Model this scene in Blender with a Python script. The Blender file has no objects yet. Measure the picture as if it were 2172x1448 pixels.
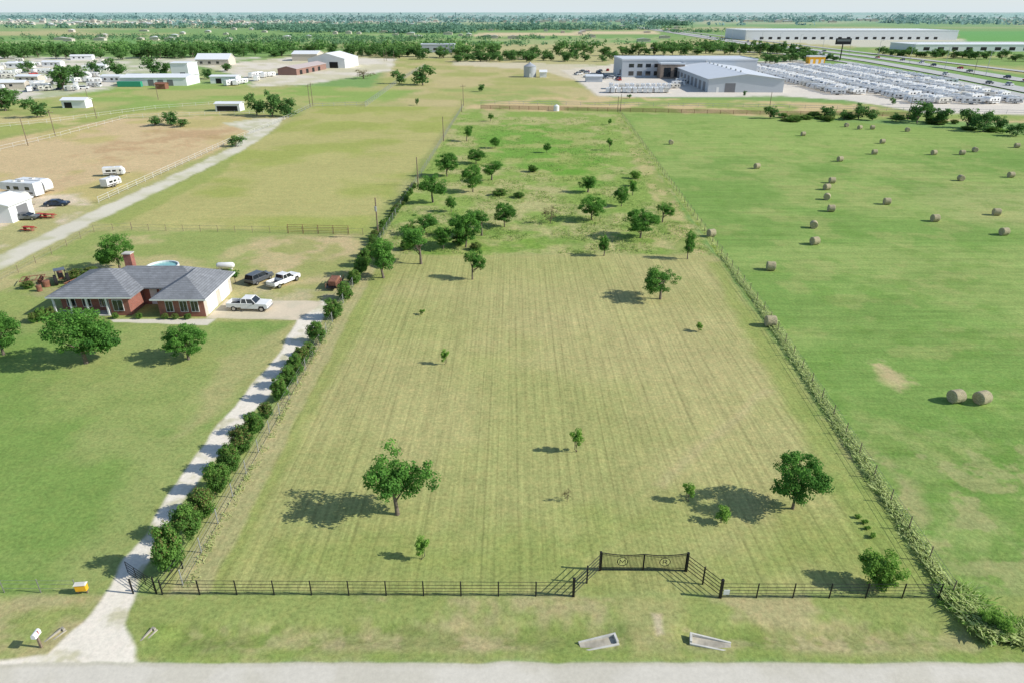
import bpy, math, random
import numpy as np
from mathutils import Vector, Matrix
random.seed(7); rng=np.random.default_rng(7)
scene=bpy.context.scene
COL=scene.collection
# ---- site survey: drone height and pitch give ground metres for each measured point
H=35.0; F=1448.0; TH=math.atan(698/1448)
ST,CT=math.sin(TH),math.cos(TH)
def G(px,py):
    xc=(px-1086)/F; yc=(py-724)/F
    t=H/(ST+yc*CT)
    return (xc*t, t*(CT-yc*ST))
def top_h(by,ty):
    Y=G(0,by)[1]; yc=(ty-724)/F
    return H-Y*(yc*CT+ST)/(CT-yc*ST)
def mpp(by):
    yc=(by-724)/F
    return H/(ST+yc*CT)/F
K=1.0
def lin(c):
    c=c/255.0
    return c/12.92 if c<=.04045 else ((c+.055)/1.055)**2.4
def S(r,g,b): return (lin(r)*K,lin(g)*K,lin(b)*K)

# ---------------- materials
def newmat(name):
    m=bpy.data.materials.new(name); m.use_nodes=True
    return m,m.node_tree.nodes,m.node_tree.links
def mat(name,col,rough=.8,metal=0.,var=.12,scale=3.,bump=0.,spec=.3):
    m,n,l=newmat(name); b=n['Principled BSDF']
    b.inputs['Roughness'].default_value=rough; b.inputs['Metallic'].default_value=metal
    b.inputs['Specular IOR Level'].default_value=spec
    tc=n.new('ShaderNodeTexCoord'); no=n.new('ShaderNodeTexNoise')
    no.inputs['Scale'].default_value=scale; no.inputs['Detail'].default_value=5
    l.new(tc.outputs['Object'],no.inputs['Vector'])
    mr=n.new('ShaderNodeMapRange'); mr.inputs[1].default_value=.3; mr.inputs[2].default_value=.7
    mr.inputs[3].default_value=1-var; mr.inputs[4].default_value=1+var
    l.new(no.outputs['Fac'],mr.inputs[0])
    vm=n.new('ShaderNodeVectorMath'); vm.operation='SCALE'; vm.inputs[0].default_value=col[:3]
    l.new(mr.outputs[0],vm.inputs['Scale']); l.new(vm.outputs[0],b.inputs['Base Color'])
    if bump:
        bp=n.new('ShaderNodeBump'); bp.inputs['Strength'].default_value=bump; bp.inputs['Distance'].default_value=.03
        l.new(no.outputs['Fac'],bp.inputs['Height']); l.new(bp.outputs[0],b.inputs['Normal'])
    return m
def brickmat(name,c1,c2,mortar,bw,bh,ms=.012,rough=.9):
    m,n,l=newmat(name); b=n['Principled BSDF']; b.inputs['Roughness'].default_value=rough
    tc=n.new('ShaderNodeTexCoord'); sep=n.new('ShaderNodeSeparateXYZ'); l.new(tc.outputs['Object'],sep.inputs[0])
    ad=n.new('ShaderNodeMath'); ad.operation='ADD'; l.new(sep.outputs[0],ad.inputs[0]); l.new(sep.outputs[1],ad.inputs[1])
    cb=n.new('ShaderNodeCombineXYZ'); l.new(ad.outputs[0],cb.inputs[0]); l.new(sep.outputs[2],cb.inputs[1])
    br=n.new('ShaderNodeTexBrick'); br.inputs['Color1'].default_value=(*c1,1); br.inputs['Color2'].default_value=(*c2,1)
    br.inputs['Mortar'].default_value=(*mortar,1); br.inputs['Scale'].default_value=1
    br.inputs['Brick Width'].default_value=bw; br.inputs['Row Height'].default_value=bh; br.inputs['Mortar Size'].default_value=ms
    l.new(cb.outputs[0],br.inputs['Vector']); 
    no=n.new('ShaderNodeTexNoise'); no.inputs['Scale'].default_value=1.2; no.inputs['Detail'].default_value=4
    l.new(tc.outputs['Object'],no.inputs['Vector'])
    mr=n.new('ShaderNodeMapRange'); mr.inputs[1].default_value=.3; mr.inputs[2].default_value=.7; mr.inputs[3].default_value=.85; mr.inputs[4].default_value=1.15
    l.new(no.outputs['Fac'],mr.inputs[0])
    vm=n.new('ShaderNodeVectorMath'); vm.operation='SCALE'; l.new(br.outputs['Color'],vm.inputs[0]); l.new(mr.outputs[0],vm.inputs['Scale'])
    l.new(vm.outputs[0],b.inputs['Base Color'])
    return m
def ribmat(name,col,axis=0,freq=6.,rough=.45,metal=.3,amp=.1):
    m,n,l=newmat(name); b=n['Principled BSDF']; b.inputs['Roughness'].default_value=rough; b.inputs['Metallic'].default_value=metal
    tc=n.new('ShaderNodeTexCoord'); w=n.new('ShaderNodeTexWave'); w.bands_direction='XYZ'[axis]
    w.inputs['Scale'].default_value=freq/6.28*1.0; l.new(tc.outputs['Object'],w.inputs['Vector'])
    no=n.new('ShaderNodeTexNoise'); no.inputs['Scale'].default_value=.35; no.inputs['Detail'].default_value=5; l.new(tc.outputs['Object'],no.inputs['Vector'])
    ad=n.new('ShaderNodeMath'); ad.operation='ADD'; l.new(w.outputs['Fac'],ad.inputs[0]); l.new(no.outputs['Fac'],ad.inputs[1])
    mr=n.new('ShaderNodeMapRange'); mr.inputs[1].default_value=.2; mr.inputs[2].default_value=1.6; mr.inputs[3].default_value=1-amp; mr.inputs[4].default_value=1+amp
    l.new(ad.outputs[0],mr.inputs[0])
    vm=n.new('ShaderNodeVectorMath'); vm.operation='SCALE'; vm.inputs[0].default_value=col; l.new(mr.outputs[0],vm.inputs['Scale'])
    l.new(vm.outputs[0],b.inputs['Base Color'])
    return m
def leafmat(name,dark,light,trans=.4):
    m,n,l=newmat(name); n.remove(n['Principled BSDF']); out=n['Material Output']
    at=n.new('ShaderNodeAttribute'); at.attribute_name='tone'
    oi=n.new('ShaderNodeObjectInfo')
    ge=n.new('ShaderNodeNewGeometry')
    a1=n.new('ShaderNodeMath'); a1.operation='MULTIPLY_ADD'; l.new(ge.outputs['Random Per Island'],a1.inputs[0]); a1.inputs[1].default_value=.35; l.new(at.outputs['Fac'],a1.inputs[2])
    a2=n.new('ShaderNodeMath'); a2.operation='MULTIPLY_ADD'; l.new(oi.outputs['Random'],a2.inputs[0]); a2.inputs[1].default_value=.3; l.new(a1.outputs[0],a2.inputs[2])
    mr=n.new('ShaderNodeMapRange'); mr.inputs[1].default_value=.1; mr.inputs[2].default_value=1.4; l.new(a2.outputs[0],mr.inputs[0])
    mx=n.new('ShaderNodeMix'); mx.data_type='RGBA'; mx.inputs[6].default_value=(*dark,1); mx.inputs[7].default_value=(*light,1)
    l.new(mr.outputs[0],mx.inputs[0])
    d=n.new('ShaderNodeBsdfDiffuse'); t=n.new('ShaderNodeBsdfTranslucent'); s=n.new('ShaderNodeMixShader'); s.inputs[0].default_value=trans
    l.new(mx.outputs[2],d.inputs[0]); l.new(mx.outputs[2],t.inputs[0]); l.new(d.outputs[0],s.inputs[1]); l.new(t.outputs[0],s.inputs[2])
    l.new(s.outputs[0],out.inputs[0])
    return m
M={}
M['bark']=mat('bark',(.16,.13,.10),.95,var=.3,scale=6)
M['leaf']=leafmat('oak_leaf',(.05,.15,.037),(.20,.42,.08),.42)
M['leaf_l']=leafmat('light_leaf',(.11,.24,.04),(.33,.54,.11),.42)
M['leaf_d']=leafmat('myrtle_leaf',(.065,.16,.04),(.22,.40,.085),.42)
M['leaf_r']=leafmat('myrtle_tip',(.15,.12,.05),(.29,.25,.10))
M['leaf_f']=leafmat('far_leaf',(.060,.155,.05),(.19,.35,.10))
M['leaf_h']=leafmat('hazy_leaf',(.11,.23,.12),(.22,.37,.18))  # distance haze painted into this and the next leaf colours, bluer further out
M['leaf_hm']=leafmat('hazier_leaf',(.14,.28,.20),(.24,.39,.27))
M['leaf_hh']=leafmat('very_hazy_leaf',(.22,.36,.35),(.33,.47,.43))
M['leaf_b']=leafmat('dry_leaf',(.17,.15,.08),(.32,.27,.14))
M['grass']=leafmat('tall_grass_blade',(.38,.50,.17),(.68,.74,.36),.55)
M['grass_r']=leafmat('rough_grass_blade',(.22,.37,.09),(.48,.58,.20),.55)
M['grass_g']=leafmat('weed_blade',(.18,.36,.07),(.40,.58,.16),.5)
M['black']=mat('black_paint',(.015,.015,.016),.5)
M['galv']=mat('galvanised_steel',(.42,.43,.43),.5,.5)
M['wirem']=mat('weathered_wire',(.25,.25,.23),.6,.4)
M['wood']=mat('weathered_wood',(.22,.17,.12),.95,var=.3,scale=5)
M['rust']=mat('rusty_steel',(.24,.11,.07),.9,var=.3)
M['whitep']=mat('white_paint',(.78,.78,.76),.5,var=.05,scale=1)
M['fencew']=mat('weathered_white_pipe',(.62,.61,.56),.7,var=.15,scale=1)
M['rvwhite']=mat('trailer_shell',(.78,.78,.77),.35,var=.08,scale=.6,spec=.5)
M['cream']=mat('cream_shell',(.66,.63,.56),.4,var=.06,scale=.8,spec=.5)
M['glass']=mat('dark_glass',(.02,.025,.03),.08,var=.1,spec=.9)
M['tyre']=mat('tyre_rubber',(.02,.02,.02),.85)
M['rim']=mat('wheel_rim',(.45,.45,.46),.3,.8)
M['greyv']=mat('grey_paint',(.16,.17,.18),.3,.4,spec=.6)
M['bluev']=mat('dark_blue_paint',(.03,.05,.10),.3,.3,spec=.6)
M['redv']=mat('red_paint',(.45,.03,.02),.5,var=.1)
M['redstripe']=mat('brown_stripe',(.16,.15,.14),.4)
M['concrete']=mat('concrete',(.56,.54,.48),.9,var=.15,scale=2,bump=.2)
M['concd']=mat('stained_concrete',(.42,.38,.30),.95,var=.3,scale=2)
M['shingle']=brickmat('grey_shingle',(.20,.21,.225),(.245,.255,.27),(.155,.16,.17),.9,.14,.02)
M['brick']=brickmat('red_brick',(.36,.10,.06),(.25,.07,.045),(.32,.22,.18),.22,.075,.01)
M['stone']=brickmat('field_stone',(.34,.24,.18),(.22,.16,.12),(.36,.31,.26),1.2,.6,.08)
M['metalroof']=ribmat('pale_metal_roof',(.62,.65,.68),1,5,.6,.0,.05)
M['whiteroof']=ribmat('white_metal_roof',(.78,.79,.79),0,5,.6,.0,.05)
M['greywall']=ribmat('grey_metal_wall',(.48,.51,.54),0,8,.6,.0,.06)
M['darkwall']=ribmat('dark_metal_wall',(.18,.18,.19),1,8,.6,.0,.1)
M['whitewall']=ribmat('white_metal_wall',(.76,.77,.77),0,8,.6,.0,.05)
M['redwall']=ribmat('barn_brown_wall',(.26,.15,.12),0,8,.7,.0,.1)
M['barnroof']=ribmat('pinkish_barn_roof',(.50,.42,.39),0,5,.7,.0,.08)
M['tanwall']=mat('tan_wall',(.55,.50,.42),.8)
M['silo']=ribmat('silo_steel',(.42,.44,.46),2,9,.5,.2,.18)
M['green']=mat('green_container',(.04,.30,.18),.6)
M['yellow']=mat('yellow_panel',(.85,.45,.03),.5,var=.06)
M['water']=mat('pool_water',(.24,.50,.48),.05,spec=.6)
M['lane']=mat('lane_paint',(.7,.7,.66),.7)
M['asph']=mat('highway_concrete',(.50,.49,.46),.9,var=.1,scale=.2)
def haymat():
    m,n,l=newmat('hay'); b=n['Principled BSDF']; b.inputs['Roughness'].default_value=.95
    tc=n.new('ShaderNodeTexCoord'); mp=n.new('ShaderNodeMapping'); mp.inputs['Scale'].default_value=(12,3,12); l.new(tc.outputs['Object'],mp.inputs[0])
    no=n.new('ShaderNodeTexNoise'); no.inputs['Scale'].default_value=1.2; no.inputs['Detail'].default_value=8; no.inputs['Roughness'].default_value=.75; l.new(mp.outputs[0],no.inputs['Vector'])
    cr=n.new('ShaderNodeValToRGB'); cr.color_ramp.elements[0].position=.3; cr.color_ramp.elements[0].color=(.19,.16,.085,1)
    cr.color_ramp.elements[1].position=.7; cr.color_ramp.elements[1].color=(.62,.54,.34,1); l.new(no.outputs['Fac'],cr.inputs[0]); l.new(cr.outputs[0],b.inputs['Base Color'])
    return m
M['hay']=haymat()

# ---------------- mesh helpers
def mesh_np(name,V,Q):
    me=bpy.data.meshes.new(name)
    V=np.ascontiguousarray(V,dtype=np.float32); Q=np.ascontiguousarray(Q,dtype=np.int32)
    me.vertices.add(len(V)); me.vertices.foreach_set('co',V.ravel())
    me.loops.add(Q.size); me.loops.foreach_set('vertex_index',Q.ravel())
    me.polygons.add(len(Q)); me.polygons.foreach_set('loop_start',np.arange(0,Q.size,Q.shape[1],dtype=np.int32))
    me.update(calc_edges=True)
    return me
def mkobj(name,me,parent=None,loc=(0,0,0),rot=0,**props):
    o=bpy.data.objects.new(name,me); COL.objects.link(o)
    o.location=loc
    o.rotation_euler=(0,0,rot) if not isinstance(rot,tuple) else rot
    if parent: o.parent=parent
    for k,v in props.items(): o[k]=v
    return o
def root(name,loc,rot,label,category,group=None):
    o=mkobj(name,None,None,loc,rot); o.empty_display_size=.5
    o['label']=label; o['category']=category
    if group: o['group']=group
    return o
class MB:
    def __init__(s): s.v=[];s.f=[];s.m=[]
    def add(s,vs,fs,mi=0):
        o=len(s.v); s.v+= [tuple(a) for a in vs]; s.f+=[tuple(o+i for i in f) for f in fs]; s.m+=[mi]*len(fs); return s
    def box(s,x0,x1,y0,y1,z0,z1,mi=0):
        return s.frus((x0,x1,y0,y1,z0),(x0,x1,y0,y1,z1),mi)
    def frus(s,a,b,mi=0):
        x0,x1,y0,y1,z0=a; X0,X1,Y0,Y1,z1=b
        return s.add([(x0,y0,z0),(x1,y0,z0),(x1,y1,z0),(x0,y1,z0),(X0,Y0,z1),(X1,Y0,z1),(X1,Y1,z1),(X0,Y1,z1)],
          [(3,2,1,0),(4,5,6,7),(0,1,5,4),(1,2,6,5),(2,3,7,6),(3,0,4,7)],mi)
    def tube(s,pts,rs,n=8,mi=0):
        pts=[Vector(p) for p in pts]; vs=[];fs=[]
        for i,p in enumerate(pts):
            d=(pts[min(i+1,len(pts)-1)]-pts[max(i-1,0)]).normalized()
            if abs(d.z)<.9: u=d.cross(Vector((0,0,1))).normalized()
            else:
                u=Vector((1,0,0)); u=(u-d*u.dot(d)).normalized()
            w=d.cross(u)
            r=rs[i] if isinstance(rs,(list,tuple)) else rs
            for k in range(n):
                a=2*math.pi*k/n; vs.append(p+u*r*math.cos(a)+w*r*math.sin(a))
        for i in range(len(pts)-1):
            for k in range(n):
                fs.append((i*n+k,i*n+(k+1)%n,(i+1)*n+(k+1)%n,(i+1)*n+k))
        fs.append(tuple(range(n))[::-1]); fs.append(tuple((len(pts)-1)*n+k for k in range(n)))
        return s.add(vs,fs,mi)
    def prism(s,prof,y0,y1,mi=0,axis='y'):
        n=len(prof)
        P=(lambda a,b,c:(a,c,b)) if axis=='y' else (lambda a,b,c:(c,a,b))
        vs=[P(a,b,y0) for a,b in prof]+[P(a,b,y1) for a,b in prof]
        fs=[tuple(range(n)),tuple(range(2*n-1,n-1,-1))]+[(i,(i+1)%n+0,(i+1)%n+n,i+n)[::-1] for i in range(n)]
        return s.add(vs,fs,mi)
    def mesh(s,name,mats,smooth=False):
        me=bpy.data.meshes.new(name); me.from_pydata(s.v,[],s.f)
        for m in mats: me.materials.append(m)
        me.polygons.foreach_set('material_index',s.m)
        if smooth: me.polygons.foreach_set('use_smooth',[True]*len(s.f))
        me.update()
        import bmesh
        bm=bmesh.new(); bm.from_mesh(me); bmesh.ops.recalc_face_normals(bm,faces=bm.faces); bm.to_mesh(me); bm.free()
        return me
    def obj(s,name,mats,parent=None,loc=(0,0,0),rot=0,smooth=False,bevel=0,**props):
        o=mkobj(name,s.mesh(name,mats,smooth),parent,loc,rot,**props)
        if bevel:
            b=o.modifiers.new('bevel','BEVEL'); b.width=bevel; b.segments=2; b.limit_method='ANGLE'
        return o

# ---------------- value noise
_tabs={}
def vn(x,y,scale,seed=0):
    if seed not in _tabs: _tabs[seed]=np.random.default_rng(100+seed).random((256,256))
    T=_tabs[seed]; x=x/scale; y=y/scale
    xi=np.floor(x).astype(int); yi=np.floor(y).astype(int); fx=x-xi; fy=y-yi
    fx=fx*fx*(3-2*fx); fy=fy*fy*(3-2*fy)
    a=T[xi&255,yi&255]; b=T[(xi+1)&255,yi&255]; c=T[xi&255,(yi+1)&255]; d=T[(xi+1)&255,(yi+1)&255]
    return (a*(1-fx)+b*fx)*(1-fy)+(c*(1-fx)+d*fx)*fy
def fbm(x,y,scale,seed=0,o=4):
    r=0;a=1;t=0
    for i in range(o):
        r=r+a*vn(x+17*i,y+31*i,scale/2**i,seed+i); t+=a; a*=.55
    return r/t

# ---------------- ground sheet
ss=np.linspace(35/30000.,35/23.,860)
Yr=np.concatenate([[60000.],35/ss,[18,10,0,-30,-120,-600]])
u=np.concatenate([[-8,-4,-2.2,-1.5,-1.2],np.linspace(-1,1,800),[1.2,1.5,2.2,4,8]])
YY=np.repeat(Yr[:,None],len(u),1); XX=u[None,:]*(np.maximum(YY,23)*.78+12)
X=XX.ravel(); Y=YY.ravel(); NV=len(X)
def sstep(a,b,x):
    t=np.clip((x-a)/(b-a),0,1); return t*t*(3-2*t)
colr=np.zeros((NV,3)); 
base=np.array(S(126,158,92)); base2=np.array(S(178,174,124))
n=fbm(X*.5,Y,220,3)[:,None]; 
colr[:]=base*(1-sstep(.50,.64,n))+base2*sstep(.50,.64,n)
mow=np.zeros(NV); hay=np.zeros(NV); grv=np.zeros(NV); rgh=np.zeros(NV); owner=np.zeros(NV,dtype=np.int16); OWN=['ground']
wx=(fbm(X,Y,3,20,3)-.5); wy=(fbm(X,Y,3,30,3)-.5)
def mask(polyw,feather,warp):
    P=np.array(polyw); lo=P.min(0)-feather-warp; hi=P.max(0)+feather+warp
    idx=np.where((X>lo[0])&(X<hi[0])&(Y>lo[1])&(Y<hi[1]))[0]
    x=X[idx]+wx[idx]*warp*2; y=Y[idx]+wy[idx]*warp*2
    ins=np.zeros(len(idx),bool); dist=np.full(len(idx),1e9)
    for i in range(len(P)):
        x0,y0=P[i]; x1,y1=P[(i+1)%len(P)]
        c=((y0>y)!=(y1>y)); 
        xc=(x1-x0)*(y-y0)/((y1-y0) if abs(y1-y0)>1e-9 else 1e-9)+x0
        ins^=(c&(x<xc))
        dx,dy=x1-x0,y1-y0; L=dx*dx+dy*dy+1e-9
        t=np.clip(((x-x0)*dx+(y-y0)*dy)/L,0,1)
        dist=np.minimum(dist,np.hypot(x-x0-t*dx,y-y0-t*dy))
    sd=np.where(ins,dist,-dist)
    return idx,sstep(-feather,feather,sd)
def paint(poly,c,feather=.5,warp=.5,name=None,c2=None,ps=12,lo=.42,hi=.6,stren=1.,amow=None,ahay=None,agrv=None,argh=None,seed=0,patchy=None):
    pw=[G(*p) for p in poly]
    idx,m=mask(pw,feather,warp); m=m*stren
    if patchy is not None: m=m*sstep(patchy[1],patchy[2],fbm(X[idx],Y[idx],patchy[0],seed+50))
    c=np.array(c)[None,:]
    if c2 is not None:
        f=sstep(lo,hi,fbm(X[idx],Y[idx],ps,seed+5))[:,None]; c=c*(1-f)+np.array(c2)[None,:]*f
    colr[idx]=colr[idx]*(1-m[:,None])+c*m[:,None]
    for arr,v in ((mow,amow),(hay,ahay),(grv,agrv),(rgh,argh)):
        if v is None and patchy is not None: continue
        arr[idx]=arr[idx]*(1-m)+(v or 0)*m
    if name:
        if name not in OWN: OWN.append(name)
        owner[idx[m>.5]]=OWN.index(name)
paint([(-900,1262),(330,1262),(800,560),(990,225),(-900,225)],S(146,158,92),3,3,c2=S(168,168,110),ps=25)
paint([(800,225),(1280,235),(1330,150),(1000,125),(830,125),(770,225)],S(162,166,102),4,3,c2=S(184,174,124),ps=30)
paint([(200,180),(560,180),(900,190),(800,225),(-300,235),(-300,215)],S(142,166,90),4,3,c2=S(168,170,108),ps=25)
paint([(540,185),(660,180),(830,150),(840,125),(640,120),(420,140),(520,165)],S(216,208,190),3,3,agrv=.5,name='gravel_yard',c2=S(200,194,162),ps=20)
paint([(-60,215),(60,212),(240,190),(260,165),(430,140),(560,122),(-60,120)],S(176,182,144),3,3,c2=S(214,207,190),ps=22,agrv=.4)
paint([(215,480),(770,497),(978,228),(670,225),(610,262),(500,325)],S(157,165,91),1.5,1,name='pasture',c2=S(174,171,110),ps=22,ahay=.3)
paint([(-200,330),(250,252),(560,243),(610,250),(540,285),(210,428),(100,445),(-200,420)],S(198,178,135),2,2,name='dry_paddock',c2=S(184,174,116),ps=18,lo=.5,hi=.65)
paint([(150,330),(320,275),(520,268),(470,300),(330,330),(200,350)],S(182,153,115),3,3,stren=.7,c2=S(198,178,135),ps=6)
paint([(-100,380),(60,350),(180,370),(150,405),(-100,410)],S(186,160,124),3,3,stren=.5,patchy=(6,.4,.6))
paint([(-200,250),(170,242),(330,235),(560,240),(250,250),(-200,322)],S(190,180,126),2,2,c2=S(156,166,94),ps=15)
paint([(-200,410),(90,415),(175,412),(190,440),(100,500),(-200,580)],S(208,194,166),1.5,1.5,c2=S(172,170,116),ps=8)
paint([(200,470),(480,330),(510,322),(470,370),(250,480)],S(142,158,84),1,1,stren=.7)
paint([(-200,520),(0,540),(200,447),(390,362),(488,315),(530,280),(470,262),(545,252),(600,250),(596,262),(560,292),(510,322),(400,377),(200,472),(0,573),(-200,680)],S(213,206,186),.5,.6,name='gravel_road',agrv=1,c2=S(194,190,158),ps=6)
paint([(-200,700),(0,585),(200,490),(280,490),(760,497),(790,560),(700,640),(480,640),(100,660)],S(146,160,92),1,1.5,c2=S(176,170,118),ps=11)
paint([(20,620),(60,580),(220,560),(240,590),(120,625)],S(168,158,120),1,2,stren=.6,patchy=(4,.35,.6))
paint([(540,505),(760,500),(740,560),(700,600),(600,615),(510,600)],S(194,176,134),2,2,stren=.75,c2=S(156,160,98),ps=6)
paint([(490,632),(560,610),(690,600),(745,600),(700,645),(690,660),(630,660)],S(182,174,136),1.,1,stren=.7,c2=S(152,158,96),ps=5)
paint([(-900,1258),(240,1258),(300,1120),(620,680),(440,680),(-900,680)],S(124,151,78),.8,.8,name='lawn',c2=S(146,159,94),ps=9,lo=.38,hi=.7)
paint([(60,760),(500,720),(560,800),(400,900),(100,880)],S(154,162,98),3,3,stren=.5)
paint([(470,760),(600,700),(620,690),(560,770),(430,900),(380,930)],S(174,167,117),1.,1.2,stren=.6)
# mown lot
paint([(330,1262),(2010,1262),(1516,538),(795,538),(330,1262)],S(162,165,104),.5,.5,name='mown_field',c2=S(171,169,112),ps=20,amow=1)
paint([(380,1255),(1990,1255),(1900,1080),(1400,1060),(1000,1130),(470,1120)],S(140,155,83),4,3,stren=.75,amow=.9,c2=S(156,163,97),ps=8)
paint([(850,600),(1480,580),(1700,850),(1500,860),(1100,700)],S(179,171,120),9,3,stren=.5,amow=1)
paint([(1880,1255),(2000,1255),(1530,555),(1500,555)],S(142,157,84),1,.8,stren=.75,amow=.6)
paint([(395,1250),(470,1250),(830,575),(790,575)],S(142,157,84),.8,.8,stren=.6,amow=.6)
paint([(1490,1210),(1680,1050),(1620,1020),(1480,1130)],S(173,168,116),2,2,stren=.4,amow=.5)
paint([(1380,1030),(1400,1035),(1640,830),(1620,825)],S(186,174,128),.6,.6,stren=.5,amow=.5)
# rough lot
paint([(792,540),(1516,540),(1312,236),(985,226)],S(136,160,82),.7,1.2,name='rough_field',c2=S(172,171,116),ps=7,lo=.42,hi=.62,argh=1)
paint([(1060,345),(1280,420),(1300,350),(1250,280),(1100,260),(1000,290)],S(112,155,66),4,5,stren=.85,c2=S(152,165,94),ps=7,lo=.45,hi=.6,argh=1)
paint([(1150,345),(1200,400),(1290,360),(1240,330)],S(102,150,54),3,5,stren=.7,c2=S(148,163,90),ps=5,argh=1)
paint([(820,538),(1180,538),(1260,500),(1000,510),(850,500)],S(116,150,62),2,3,stren=.75,c2=S(164,167,106),ps=4,argh=1)
paint([(1180,538),(1500,536),(1440,480),(1400,470),(1240,500)],S(182,176,122),2,2,stren=.7,c2=S(128,154,76),ps=3.5,argh=1)
paint([(800,538),(1500,538),(1440,440),(860,440)],S(96,136,56),2,3,stren=.3,patchy=(3,.5,.62))
paint([(1440,538),(1500,538),(1320,245),(1300,245)],S(184,173,122),.6,.6,stren=.8,c2=S(142,156,88),ps=3)
# hay field
paint([(2025,1262),(1980,1190),(1530,545),(1322,240),(1700,252),(2100,280),(3800,420),(5200,1262)],S(121,152,78),.8,.8,name='hay_field',c2=S(142,163,92),ps=13,lo=.34,hi=.66,ahay=1)
paint([(1320,245),(1700,254),(2080,282),(1950,330),(1500,330),(1380,330)],S(146,168,93),12,3,stren=.7,ahay=1)
paint([(1950,400),(2300,400),(2300,500),(2050,470)],S(164,168,110),8,5,stren=.6,ahay=.8)
paint([(1330,245),(2400,330),(3000,1262),(2030,1262)],S(168,168,108),4,4,stren=.3,patchy=(5,.54,.68))
paint([(1330,245),(2400,330),(3000,1262),(2030,1262)],S(104,142,62),4,4,stren=.35,patchy=(3.3,.55,.7),seed=9)
paint([(1835,760),(1860,755),(1920,810),(1895,825),(1860,800)],S(194,176,134),1.0,1.8,stren=.8,patchy=(1.5,.25,.5))
paint([(1760,900),(1850,940),(1960,1060),(2010,1150),(1900,1090),(1830,1000)],S(186,172,128),1,1.5,stren=.7,patchy=(3,.36,.5))
paint([(1780,900),(1900,1090),(2040,1262),(3000,1262),(2400,900)],S(106,141,64),6,4,stren=.5,c2=S(146,161,96),ps=3,ahay=.3)
paint([(1900,950),(2040,1262),(2600,1262),(2300,950)],S(172,166,118),3,3,stren=.5,patchy=(2.4,.5,.62))
# grassy strip under the right wire fence
paint([(2006,1262),(1610,660),(1522,540),(1308,238),(1318,238),(1538,540),(1632,660),(2034,1262)],S(170,180,108),.18,.3,c2=S(136,158,74),ps=1.6)
# verge
paint([(-2600,1262),(5200,1262),(5200,1404),(-2600,1404)],S(144,157,90),.4,.4,name='verge',c2=S(170,164,116),ps=3,lo=.4,hi=.65)
paint([(300,1375),(2500,1385),(2500,1330),(300,1325)],S(184,173,128),.5,.6,stren=.5,c2=S(118,140,68),ps=2,lo=.35,hi=.55)
paint([(300,1340),(1250,1345),(1250,1325),(300,1320)],S(112,132,64),.4,.5,stren=.5,patchy=(1.5,.35,.6))
paint([(300,1398),(2172,1405),(2172,1385),(300,1378)],S(130,152,76),.4,.4,stren=.6)
paint([(1320,1265),(1440,1265),(1450,1400),(1330,1400)],S(174,166,116),.7,.8,stren=.5)
paint([(1385,1300),(1405,1300),(1410,1345),(1395,1350)],S(196,184,152),.2,.2,stren=.8)
paint([(355,1262),(440,1262),(800,560),(775,560)],S(182,171,132),.3,.4,stren=.5)
# rear strip, fields and lots
paint([(985,235),(1320,240),(2172,262),(3200,300),(3200,262),(2172,232),(1600,214),(1250,205),(1010,212)],S(146,163,92),2,2,c2=S(196,178,132),ps=14)
paint([(980,215),(1200,205),(1100,180),(900,190)],S(172,169,110),4,4,c2=S(152,164,98),ps=15)
paint([(1215,165),(1270,205),(1430,207),(1660,205),(1800,214),(1870,225),(1950,240),(2180,245),(2600,330),(2700,280),(2172,212),(2000,178),(1800,142),(1690,128),(1590,133),(1320,135),(1190,150)],S(214,207,192),2,1,name='parking_lot',agrv=.4)
paint([(960,130),(1320,140),(1320,160),(1215,170),(1150,150),(960,138)],S(208,200,176),2,2,stren=.7)
paint([(1600,70),(2025,84),(2172,84),(2172,100),(1800,100),(1560,82)],S(206,206,196),4,2,stren=.6)
paint([(2020,66),(2500,66),(2500,95),(2050,88)],S(110,162,90),6,4)
paint([(1000,72),(1390,66),(1400,72),(1010,79)],S(206,190,150),6,4)
paint([(1750,96),(2600,140),(2600,240),(2172,160),(1950,130)],S(130,158,90),5,4,c2=S(172,170,116),ps=40)
paint([(0,84),(1000,72),(1000,92),(0,97)],S(118,160,92),10,10,c2=S(154,171,114),ps=60)
paint([(1000,84),(1400,78),(1400,92),(1000,96)],S(118,160,92),10,10,c2=S(160,171,118),ps=60)
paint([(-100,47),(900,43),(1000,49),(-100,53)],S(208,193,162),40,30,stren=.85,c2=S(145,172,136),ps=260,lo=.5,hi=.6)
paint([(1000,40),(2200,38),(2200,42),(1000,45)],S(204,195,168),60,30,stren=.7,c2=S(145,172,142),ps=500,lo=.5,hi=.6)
# driveway, pad, road
paint([(290,1405),(262,1320),(282,1262),(318,1180),(360,1105),(415,1030),(470,955),(540,872),(612,790),(655,720),(690,668),(700,636),(640,645),(625,690),(590,750),(530,820),(470,890),(415,965),(365,1040),(315,1120),(262,1185),(232,1245),(170,1322),(100,1388),(-40,1396),(-200,1410)],S(232,223,205),.18,.35,name='driveway',agrv=.8,c2=S(200,194,162),ps=1.6,lo=.55,hi=.8)
paint([(437,675),(632,679),(690,640),(640,638),(480,636)],S(216,200,174),.12,.05,name='concrete_pad',agrv=1,c2=S(206,194,168),ps=3)
paint([(240,683),(440,690),(460,676),(235,678)],S(214,206,188),.1,.03,name='footpath',agrv=1)
paint([(-3500,1401),(5600,1409),(5600,1600),(5600,1660),(-3500,1655)],S(210,203,188),.12,.2,name='road',agrv=1,c2=S(202,195,178),ps=4)
paint([(-3500,1401),(5600,1409),(5600,1416),(-3500,1408)],S(186,180,156),.15,.3,agrv=.8,stren=.5)
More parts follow.
